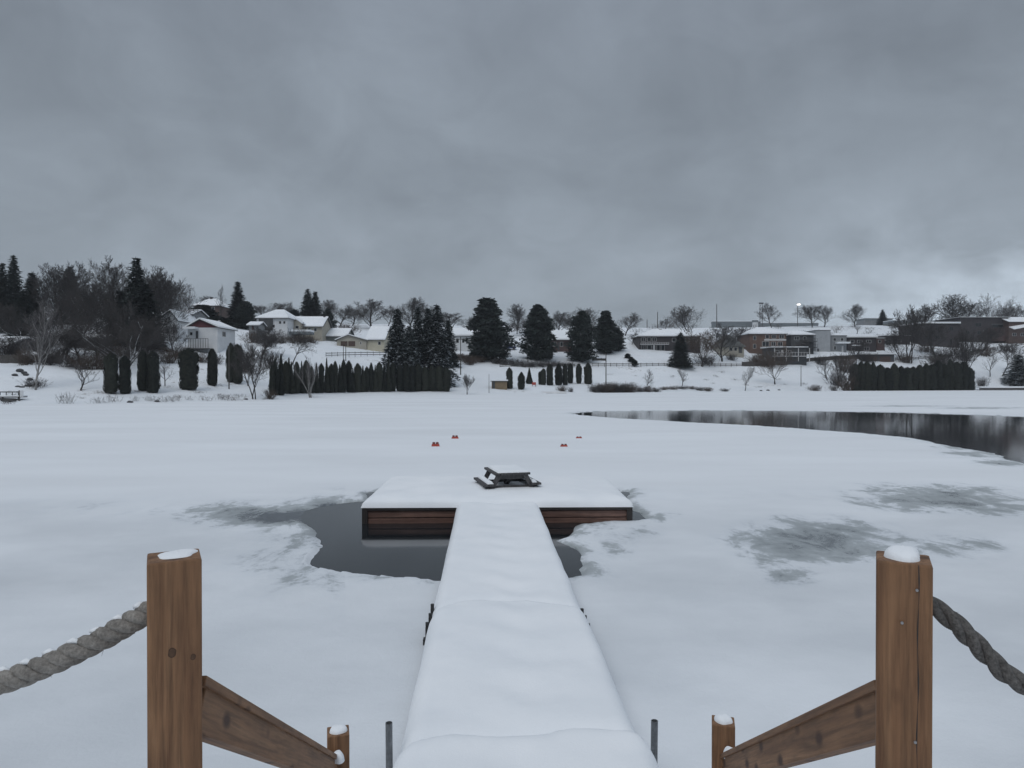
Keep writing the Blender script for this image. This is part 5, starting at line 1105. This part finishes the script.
# conifers
for k, px, b_, tp, w, lab, d in [
  ('spruce', 14, None, 254.5, 22, 'tallest narrow spruce on the far left skyline', 150), ('spruce', 3, None, 262, 20, 'narrow dark spruce at the left frame edge', 145), ('spruce', 32.5, None, 272, 20, 'shorter dark spruce right of the tallest left one', 150), ('spruce', 24, None, 290, 22, 'low spruce filling the gap between the left spruces', 138),
  ('spruce', 137, None, 256.5, 31, 'tall dense dark spruce in the middle of the big left trees', 132), ('spruce', 146, None, 283, 30, 'dark spruce on the right side of the big left trees', 128), ('spruce', 70, None, 266, 26, 'dark spruce buried in the crowns of the left trees', 165), ('spruce', 121, None, 290, 30, 'low dark spruce behind the spreading snow dusted tree', 140),
  ('spruce', 238, None, 281, 17, 'tall slim spruce right of the red gabled house', 185), ('pine', 246, None, 301, 22, 'round dark evergreen beside the slim spruce', 183), ('pine', 226, None, 318, 14, 'low dark evergreen left of the slim spruce', 178),
  ('pine', 203, None, 304.5, 30, 'broad dark evergreen below the hilltop brown house', 176), ('spruce', 308, None, 288.5, 18, 'left peak of the twin spruces above the beige house', 205), ('spruce', 315.5, None, 291, 17, 'right peak of the twin spruces above the beige house', 206), ('pine', 328, None, 308, 14, 'small dark evergreen right of the beige house roof', 195), ('pine', 294, None, 309, 18, 'dark low evergreen left of the twin spruces', 200),
  ('snowspruce', 397.5, 384, 308, 27, 'snow flecked spruce, leftmost of the tall group by the hedge', None), ('snowspruce', 418, 383, 305.5, 22, 'snow flecked spruce second in the tall group by the hedge', None), ('snowspruce', 428, 382, 307, 22, 'narrow snow flecked spruce in the middle of the tall group', None), ('snowspruce', 437, 385, 303.5, 29, 'tallest snow flecked spruce at the right of the group', None), ('snowspruce', 409, 386, 325, 24, 'lower snow flecked spruce between the tall ones', None), ('spruce', 448, 366, 319.5, 17, 'short dark spruce peeking out right of the tall group', None),
  ('pine', 487.5, 360, 297, 37, 'biggest dark dense pine left of centre', None), ('pine', 538, 360, 303.5, 31, 'dark pine with a narrowing foot, second from the biggest one', None), ('pine', 582, 361.5, 309.5, 27, 'dark pine above the lone pole, left one of two overlapping', None), ('pine', 605.4, 353, 310, 22, 'dark pine above the lone pole, right one of two overlapping', None), ('pine', 617, 351, 327, 15, 'small dark pine tucked at the right of the overlapping pair', None),
  ('spruce', 680.4, 367, 332.5, 19, 'single wide dark spruce in front of the brick duplex', None), ('spruce', 882.4, None, 309.4, 9, 'small dark conifer on the ridge beside the pale building', 338), ('snowspruce', 1019, 385, 354.5, 26, 'snowy spruce cut by the right frame edge', None)]:
    T(k, px, b_, tp, w, lab, d=d)
# bare trees
for k, px, b_, tp, w, lab, d in [
  ('round', 62, None, 262, 50, 'bare tree with a rounded crown at the left of the big dark stand', 150), ('wide', 90, None, 257, 62, 'tall bare tree with a wide crown left of the central dark spruce', 152), ('round', 112, None, 255, 48, 'tallest bare tree directly left of the central dark spruce', 148), ('vase', 158, None, 263, 56, 'bare vase shaped tree on the right shoulder of the left stand', 140), ('wide', 172, None, 280, 44, 'lower bare tree reaching right over the tall old white house', 150),
  ('round', 48, None, 272, 40, 'bare tree behind the pale birch on the left', 160), ('vase', 80, None, 282, 60, 'dark twiggy tree low in the left stand', 128), ('round', 102, None, 295, 52, 'dark twiggy tree behind the leftmost paired cedars', 122), ('vase', 16, None, 300, 34, 'dark bare tree above the dim cottage', 126), ('round', 44, None, 312, 36, 'dark bare tree right behind the pale birch', 118),
  ('wide', 127, 374, 296, 108, 'wide spreading tree with snow dusted limbs above the paired cedars', None), ('vase', 66, None, 322, 40, 'low bare tree in front of the brown cottage', 112), ('vase', 148, None, 318, 46, 'low bare tree behind the second cedar pair', 116), ('round', 176, None, 318, 34, 'thin bare tree in front of the plain grey house', 122),
  ('birch', 35.5, 390, 298, 46, 'pale slender birch on the far left lawn', None), ('sapling', 81, 391, 362, 32, 'small dark spreading tree on the left lawn', None), ('sapling', 165, 386, 360, 20, 'thin sapling between the second cedar pair and the widest cedar', None),
  ('tallbare', 221, None, 283, 16, 'tall thin bare tree above the red gabled house', 190), ('birch', 247.6, 386, 340, 22, 'pale slim trunk beside the broad cedar right of the red gabled house', None), ('multi', 254, 399, 342, 46, 'dark shore tree with forked trunk left of the hedge', None), ('round', 262, None, 325, 40, 'brown twiggy tree before the low shed', 135),
  ('leaner', 290, 367, 322, 44, 'dark tree leaning to the right below the beige house', None), ('birchmulti', 310.8, 398, 357, 32, 'pale multi stemmed birch in front of the long hedge', None), ('brownround', 352, None, 322, 36, 'reddish brown bushy tree behind the beige garage', 190), ('round', 371, None, 298, 38, 'round hazy bare tree on the skyline above the cream house', 236), ('round', 340, None, 304, 30, 'hazy bare tree on the skyline right of the twin spruces', 236), ('vase', 275, None, 302, 30, 'faint bare tree on the skyline above the pyramid roofed house', 250), ('tallbare', 293, None, 300, 14, 'thin bare tree on the skyline left of the twin spruces', 240),
  ('vase', 411, None, 297, 38, 'round bare tree standing behind the tall spruce group', 236), ('round', 455, None, 312, 40, 'low hazy bare tree right of the tall spruce group', 236), ('vase', 517, None, 304, 26, 'bare tree on the skyline right of the biggest pine', 236), ('round', 560, None, 310, 28, 'faint bare tree on the skyline between two pines', 236), ('vase', 592, None, 305.5, 34, 'bare tree showing above the overlapping pair of pines', 236), ('round', 625, None, 312, 30, 'bare tree on the skyline right of the small pine', 236), ('round', 545, None, 314, 22, 'smaller faint bare tree right behind the second pine', 236), ('vase', 474, None, 316, 24, 'faint bare tree just left of the biggest pine', 236),
  ('multi', 467, 395, 373, 15, 'small round bare shrub tree at the shore below the brown hedge', None), ('tallbare', 646, 391, 368, 17, 'upright bare sapling at the shore below the brick duplex', None), ('sapling', 682.5, 386, 368, 16, 'neat little bare tree on the lawn below the dark spruce', None), ('tallbare', 745, 391, 365, 18, 'thin bare sapling at the shore right of the brush line', None),
  ('vase', 690, None, 304.5, 36, 'bare tree rising behind the right end of the brick duplex', 236), ('brownround', 702, 366.5, 325, 50, 'dense dark bare tree in front of the right end of the brick duplex', None), ('round', 722, 362, 322, 36, 'bare twiggy tree before the dark roofed bungalow', None), ('brownround', 775, 384.5, 343, 40, 'brown bushy tree with forked trunk on the lawn below the verandah house', None),
  ('round', 771.6, None, 302.5, 24, 'round bare tree on the ridge beside the lattice mast', 300), ('vase', 812, None, 302.5, 34, 'wide bare tree on the ridge right of the lit lamp', 300), ('round', 824, None, 304, 22, 'bare tree overlapping the wide one right of the lit lamp', 304), ('vase', 855, None, 304, 23, 'bare tree with dark trunk on the ridge left of the pale building', 300), ('sapling', 857, None, 322, 14, 'small bare tree below the ridge tree left of the pale building', 265),
  ('sapling', 827, 381, 357, 20, 'small leaning bare tree on the lawn left of the right hedge', None), ('multi', 909, None, 306, 44, 'many stemmed bare tree behind the right hedge', 212), ('vase', 946, None, 293.5, 42, 'big round bare tree behind the dark brick block with snow strip', 262), ('wide', 992, None, 292.5, 44, 'big spreading bare tree behind the largest brick block', 268), ('wide', 1026, None, 301, 34, 'bare tree cut by the right frame edge', 268), ('round', 925, None, 303, 34, 'bare tree between the many stemmed one and the big round one', 258),
  ('leanleft', 962, 382, 333, 64, 'bare tree with stems leaning left behind the right hedge', None), ('multi', 966, 380, 326, 40, 'dark multi stemmed bare tree in front of the largest brick block', None), ('leaner', 1002, 376, 338, 40, 'bare tree leaning right on the right slope', None), ('sapling', 990, 376, 352, 16, 'thin small tree on the slope left of the leaning one', None), ('tallbare', 843, 390.6, 362, 26, 'bare twiggy tree at the left end of the right hedge', None)]:
    T(k, px, b_, tp, w, lab, d=d)
# brush
for px, b_, tp, w in [(600, 392.4, 381.4, 22), (610, 392.6, 381.0, 22), (620, 392.6, 380.8, 24), (630, 392.2, 381.4, 22), (594, 392, 383.0, 14), (605, 392.8, 382.4, 20), (616, 392.8, 382.4, 20), (626, 392.6, 382.4, 20)]:
    T('brush', px, b_, tp, w, 'grey brown bush in the thick brush patch on the shore behind the open water', 'bushes of the thick shore brush')
for px, b_, tp, w in [(640, 391.6, 385.6, 16), (648, 392, 385, 16), (656, 391.8, 386.6, 12), (672, 389.4, 385.4, 14), (682, 389, 385, 14), (692, 389.2, 385.6, 12), (700, 390.4, 386, 12), (708, 391, 386.4, 12), (725, 391.4, 387.6, 10), (664, 389.8, 386.2, 10)]:
    T('brush', px, b_, tp, w, 'low thin bush in the straggling brush line on the shore', 'bushes of the straggling brush line')
for px, b_, tp, w, lab in [(65, 404, 391, 17, 'round twiggy bush at the waterline on the far left'), (36, 387.5, 377, 22, 'dense twiggy bush at the foot of the pale birch'), (114, 402, 393, 14, 'thin bush at the waterline below the leftmost cedars'), (136, 401.5, 395, 12, 'small bush at the waterline below the second cedar pair'), (150, 401, 395, 10, 'tiny bush at the waterline right of the second cedar pair'), (175, 401, 394, 12, 'thin bush at the waterline left of the widest cedar'), (190, 400.4, 395, 10, 'small bush at the waterline under the widest cedar'),
    (815, 390.8, 383.6, 15, 'round dark bush on the snowy shore left of the right hedge'), (834, 390.8, 384, 9, 'small bush beside the round dark one on the right shore'), (848, 390.8, 374, 20, 'tall twiggy bush against the end of the right hedge'), (982, 386, 375, 12, 'twiggy bush at the right end of the right hedge'), (562, 391.2, 384.6, 13, 'twiggy bush just below the dense cedar group'), (571, 392, 386, 6, 'thin twig bush right of the canoe'), (270, 399, 388, 16, 'bush at the shore under the left hedge end'), (222, 400, 393, 14, 'thin bush at the waterline below the slim lone cedar'), (205, 400.6, 394, 12, 'sparse bush at the waterline left of the grey pole')]:
    T('weeds' if 'waterline' in lab or 'jetty' in lab else 'brush', px, b_, tp, w, lab)
for px, b_, tp, w in [(452, 358.5, 352, 14), (459, 360, 353, 15), (466, 362, 354, 16), (473, 363, 354.6, 16), (480, 361.6, 355, 15), (470, 365, 358, 15), (487, 360, 354.6, 14), (462, 358, 353, 14), (476, 359, 353, 14)]:
    T('brush', px, b_, tp, w, 'brown bush in the hedge under the white house beside the big pine', 'bushes of the brown hedge', v=1)
for px, b_, tp, w in [(496, 363.4, 356, 14), (505, 364.6, 357, 16), (514, 366, 357.4, 16), (523, 366.6, 358, 16), (532, 367, 359, 16), (541, 367, 359.4, 16), (550, 367, 360, 16), (559, 366.6, 360, 14), (568, 366.4, 361, 14)]:
    T('brush', px, b_, tp, w, 'grey twiggy bush along the fence behind the standing cedars', 'bushes along the fence below the pines', v=0)
for px, b_, tp, w, lab in [(627.6, 358.4, 353.2, 6.5, 'upper round evergreen bush on the slope left of the brick duplex'), (631, 361.6, 356.6, 6.2, 'middle round evergreen bush on the slope left of the brick duplex'), (634.6, 365.8, 359.6, 6.8, 'lowest round evergreen bush on the slope left of the brick duplex')]:
    T('pine', px, b_, tp, w, lab)
for px, b_, tp, w in [(272, 343, 334.5, 18), (282, 343, 335, 18), (292, 343, 335.2, 18), (302, 343, 335, 18), (311, 343, 335.6, 16)]:
    T('brush', px, b_, tp, w, 'brown bush in the hedge under the terrace of the beige house', 'bushes of the terrace hedge', v=1)
for px, b_, tp, w, lab in [(255, 343, 330, 26, 'big brown bush below the low grey shed'), (266, 346, 333, 22, 'big brown bush left of the terrace hedge'), (244, 372, 352, 22, 'tangled bush behind the forked shore tree'), (272, 368, 346, 26, 'tangled bush left of the tree leaning right'), (168, 362, 346, 26, 'tangled dark bush under the tall old white house'), (150, 362, 346, 24, 'tangled dark bush behind the second cedar pair'), (200, 362, 351, 22, 'dark bush under the deck of the red gabled house'), (216, 364, 352, 16, 'dark bush right of the deck of the red gabled house'),
     (86, 368, 352, 30, 'dark thicket bush behind the small spreading tree'), (70, 366, 350, 28, 'dark thicket bush below the brown cottage'), (102, 368, 350, 26, 'dark thicket bush left of the leftmost cedars'), (48, 364, 346, 26, 'dark thicket bush right of the pale birch'), (26, 364, 346, 24, 'dark thicket bush left of the pale birch'), (732, 360, 352, 12, 'brown bush in front of the dark roofed bungalow'), (764, 366, 352, 26, 'brown bush before the three storey brick house'), (842, 364, 352, 22, 'dark bush before the boxy grey house'), (985, 356, 344, 24, 'dark bush below the largest brick block'), (962, 360, 346, 22, 'dark bush below the block with the snow strip'), (938, 364, 352, 18, 'grey bush behind the middle of the right hedge')]:
    T('weeds' if 'waterline' in lab or 'jetty' in lab else 'brush', px, b_, tp, w, lab)

for k, px, tp, w, lab, d in [('round', 8, 290, 34, 'dim bare tree between the left edge spruces', 160), ('wide', 28, 292, 44, 'dim bare tree behind the shorter left spruce', 168), ('wide', 54, 284, 56, 'twiggy bare tree at mid height behind the pale birch', 156), ('round', 76, 262, 44, 'bare tree crown rising left of the widest one in the big stand', 158), ('wide', 98, 276, 62, 'bare tree filling the middle of the big left stand', 144), ('wide', 122, 270, 56, 'bare tree crown wrapped round the central dark spruce', 156), ('round', 148, 268, 46, 'bare tree directly right of the central dark spruce', 150), ('vase', 164, 276, 44, 'bare tree above the roof of the tall old white house', 162),
    ('wide', 60, 308, 60, 'low dark bare tree left of the brown cottage', 134), ('wide', 92, 306, 64, 'low dark bare tree over the brown cottage roof', 137), ('wide', 20, 318, 56, 'low dark bare tree over the dim cottage', 132), ('wide', 140, 306, 60, 'low dark bare tree at the foot of the central spruce', 126), ('round', 112, 322, 40, 'dark scrubby tree just behind the leftmost cedar pair', 113), ('round', 78, 328, 42, 'dark scrubby tree in front of the brown cottage', 110), ('round', 8, 334, 36, 'dark scrubby tree in front of the dim cottage', 108), ('round', 52, 334, 36, 'dark scrubby tree right of the birch trunk', 108)]:
    T(k, px, None, tp, w, lab, d=d)

for k, px, tp, w, lab, d in [('round', 935, 322, 40, 'dark bare tree hiding the left half of the brick block with the snow strip', 222), ('vase', 984, 326, 36, 'dark bare tree before the stair tower of the largest brick block', 230), ('round', 528, 318, 26, 'low grey bare tree between the two biggest pines', 228), ('round', 507, 322, 22, 'low grey bare tree touching the biggest pine on its right', 226), ('round', 566, 316, 26, 'low grey bare tree above the half hidden brick house', 236), ('round', 430, 306, 34, 'hazy bare tree crown peeking above the tallest snow flecked spruce', 240), ('round', 388, 304, 28, 'hazy bare tree just left of the leftmost snow flecked spruce', 250), ('round', 352, 308, 30, 'hazy bare tree above the grey green house', 246), ('vase', 328, 300, 26, 'hazy bare tree behind the small dark evergreen', 258), ('round', 285, 306, 30, 'hazy bare tree above the beige house gable', 235), ('vase', 262, 304, 28, 'hazy bare tree right of the round dark evergreen', 240), ('vase', 212, 296, 26, 'grey bare tree behind the brown hilltop house', 215), ('round', 900, 318, 30, 'grey bare tree before the low grey green ridge building', 240), ('round', 1010, 305, 30, 'grey bare tree behind the brown house at the right edge', 275), ('round', 968, 300, 30, 'grey bare tree behind the seam of the two brick blocks', 275), ('round', 664, 318, 18, 'small grey bare tree by the tall skyline mast', 262),
    ('wide', 84, 326, 50, 'dark scrub tree low between the two cottages', 116), ('round', 62, 330, 36, 'dark scrub tree right before the grey cottage', 114), ('round', 96, 334, 34, 'dark scrub tree left of the leftmost cedar', 108), ('wide', 30, 330, 44, 'dark scrub tree behind the birch trunk', 112)]:
    T(k, px, None, tp, w, lab, d=d)

for px, b_, tp, w, lab in [(58, 358, 344, 30, 'dark thicket bush under the grey cottage'), (112, 360, 344, 30, 'dark thicket bush just behind the leftmost cedar tops'), (130, 358, 342, 30, 'dark thicket bush behind the slimmer left cedar'), (180, 358, 343, 24, 'dark thicket bush below the plain grey house'), (12, 356, 340, 30, 'dark thicket bush by the dim cottage'), (96, 350, 334, 34, 'dark thicket bush above the brown cottage'), (40, 350, 334, 32, 'dark thicket bush beside the grey cottage'), (120, 346, 328, 36, 'dark thicket bush at the trunk of the central spruce'),
     (838, 386, 366, 22, 'tall grey bush left of the right hedge'), (846, 372, 354, 26, 'dark scrub bush above the left end of the right hedge'), (868, 362, 351, 20, 'scrub bush before the carport'), (905, 362, 351, 18, 'scrub bush right of the carport'), (820, 364, 354, 16, 'scrub bush below the boxy grey house'), (756, 364, 353, 18, 'scrub bush left of the three storey brick house'), (706, 364, 352, 22, 'scrub bush at the foot of the dense dark bare tree'), (925, 352, 343, 18, 'scrub bush at the foot of the brick block with the snow strip'), (1008, 352, 341, 22, 'scrub bush below the brown house at the right edge'),
     (98, 403.4, 396, 22, 'sparse weeds at the waterline left of the leftmost cedars'), (162, 402, 395, 24, 'sparse weeds at the waterline between the cedar groups'), (234, 400.6, 393.6, 20, 'sparse weeds at the waterline right of the grey pole'), (8, 404.6, 399, 18, 'sparse weeds in front of the small jetty')]:
    T('weeds' if 'waterline' in lab or 'jetty' in lab else 'brush', px, b_, tp, w, lab)
for k, px, b_, tp, w, lab, d in [('tallbare', 838, 388, 352, 24, 'tall twiggy tree standing left of the right hedge', None), ('round', 856, None, 338, 26, 'bare tree before the long low row house', 208), ('vase', 900, None, 330, 30, 'bare tree above the carport end', 215), ('round', 803, None, 338, 18, 'small bare tree before the dark house balconies', 205), ('round', 742, None, 326, 22, 'bare tree between the bungalow and the three storey house', 222), ('round', 632, None, 332, 14, 'little bare tree left of the brick duplex', 215)]:
    T(k, px, b_, tp, w, lab, d=d)

rw = random.Random(21)
for i in range(26):
    px = rw.uniform(600, 905); py = rw.uniform(328, 338)
    T('weeds', px, py, py - rw.uniform(2.5, 6), rw.uniform(8, 18), 'sparse weeds sticking out of the snowfield above the right hand houses', 'weeds on the upper right snowfield')
for i in range(22):
    px = rw.uniform(560, 850); py = rw.uniform(372, 388)
    T('weeds', px, py, py - rw.uniform(1.2, 2.6), rw.uniform(5, 11), 'faint weeds sticking out of the snowy lawn above the right shore', 'weeds on the lower right lawn')
for i in range(16):
    px = rw.uniform(-5, 270); py = rw.uniform(388, 399)
    T('weeds', px, py, py - rw.uniform(2, 4), rw.uniform(6, 13), 'faint weeds sticking out of the snowy bank on the left', 'weeds on the left bank')
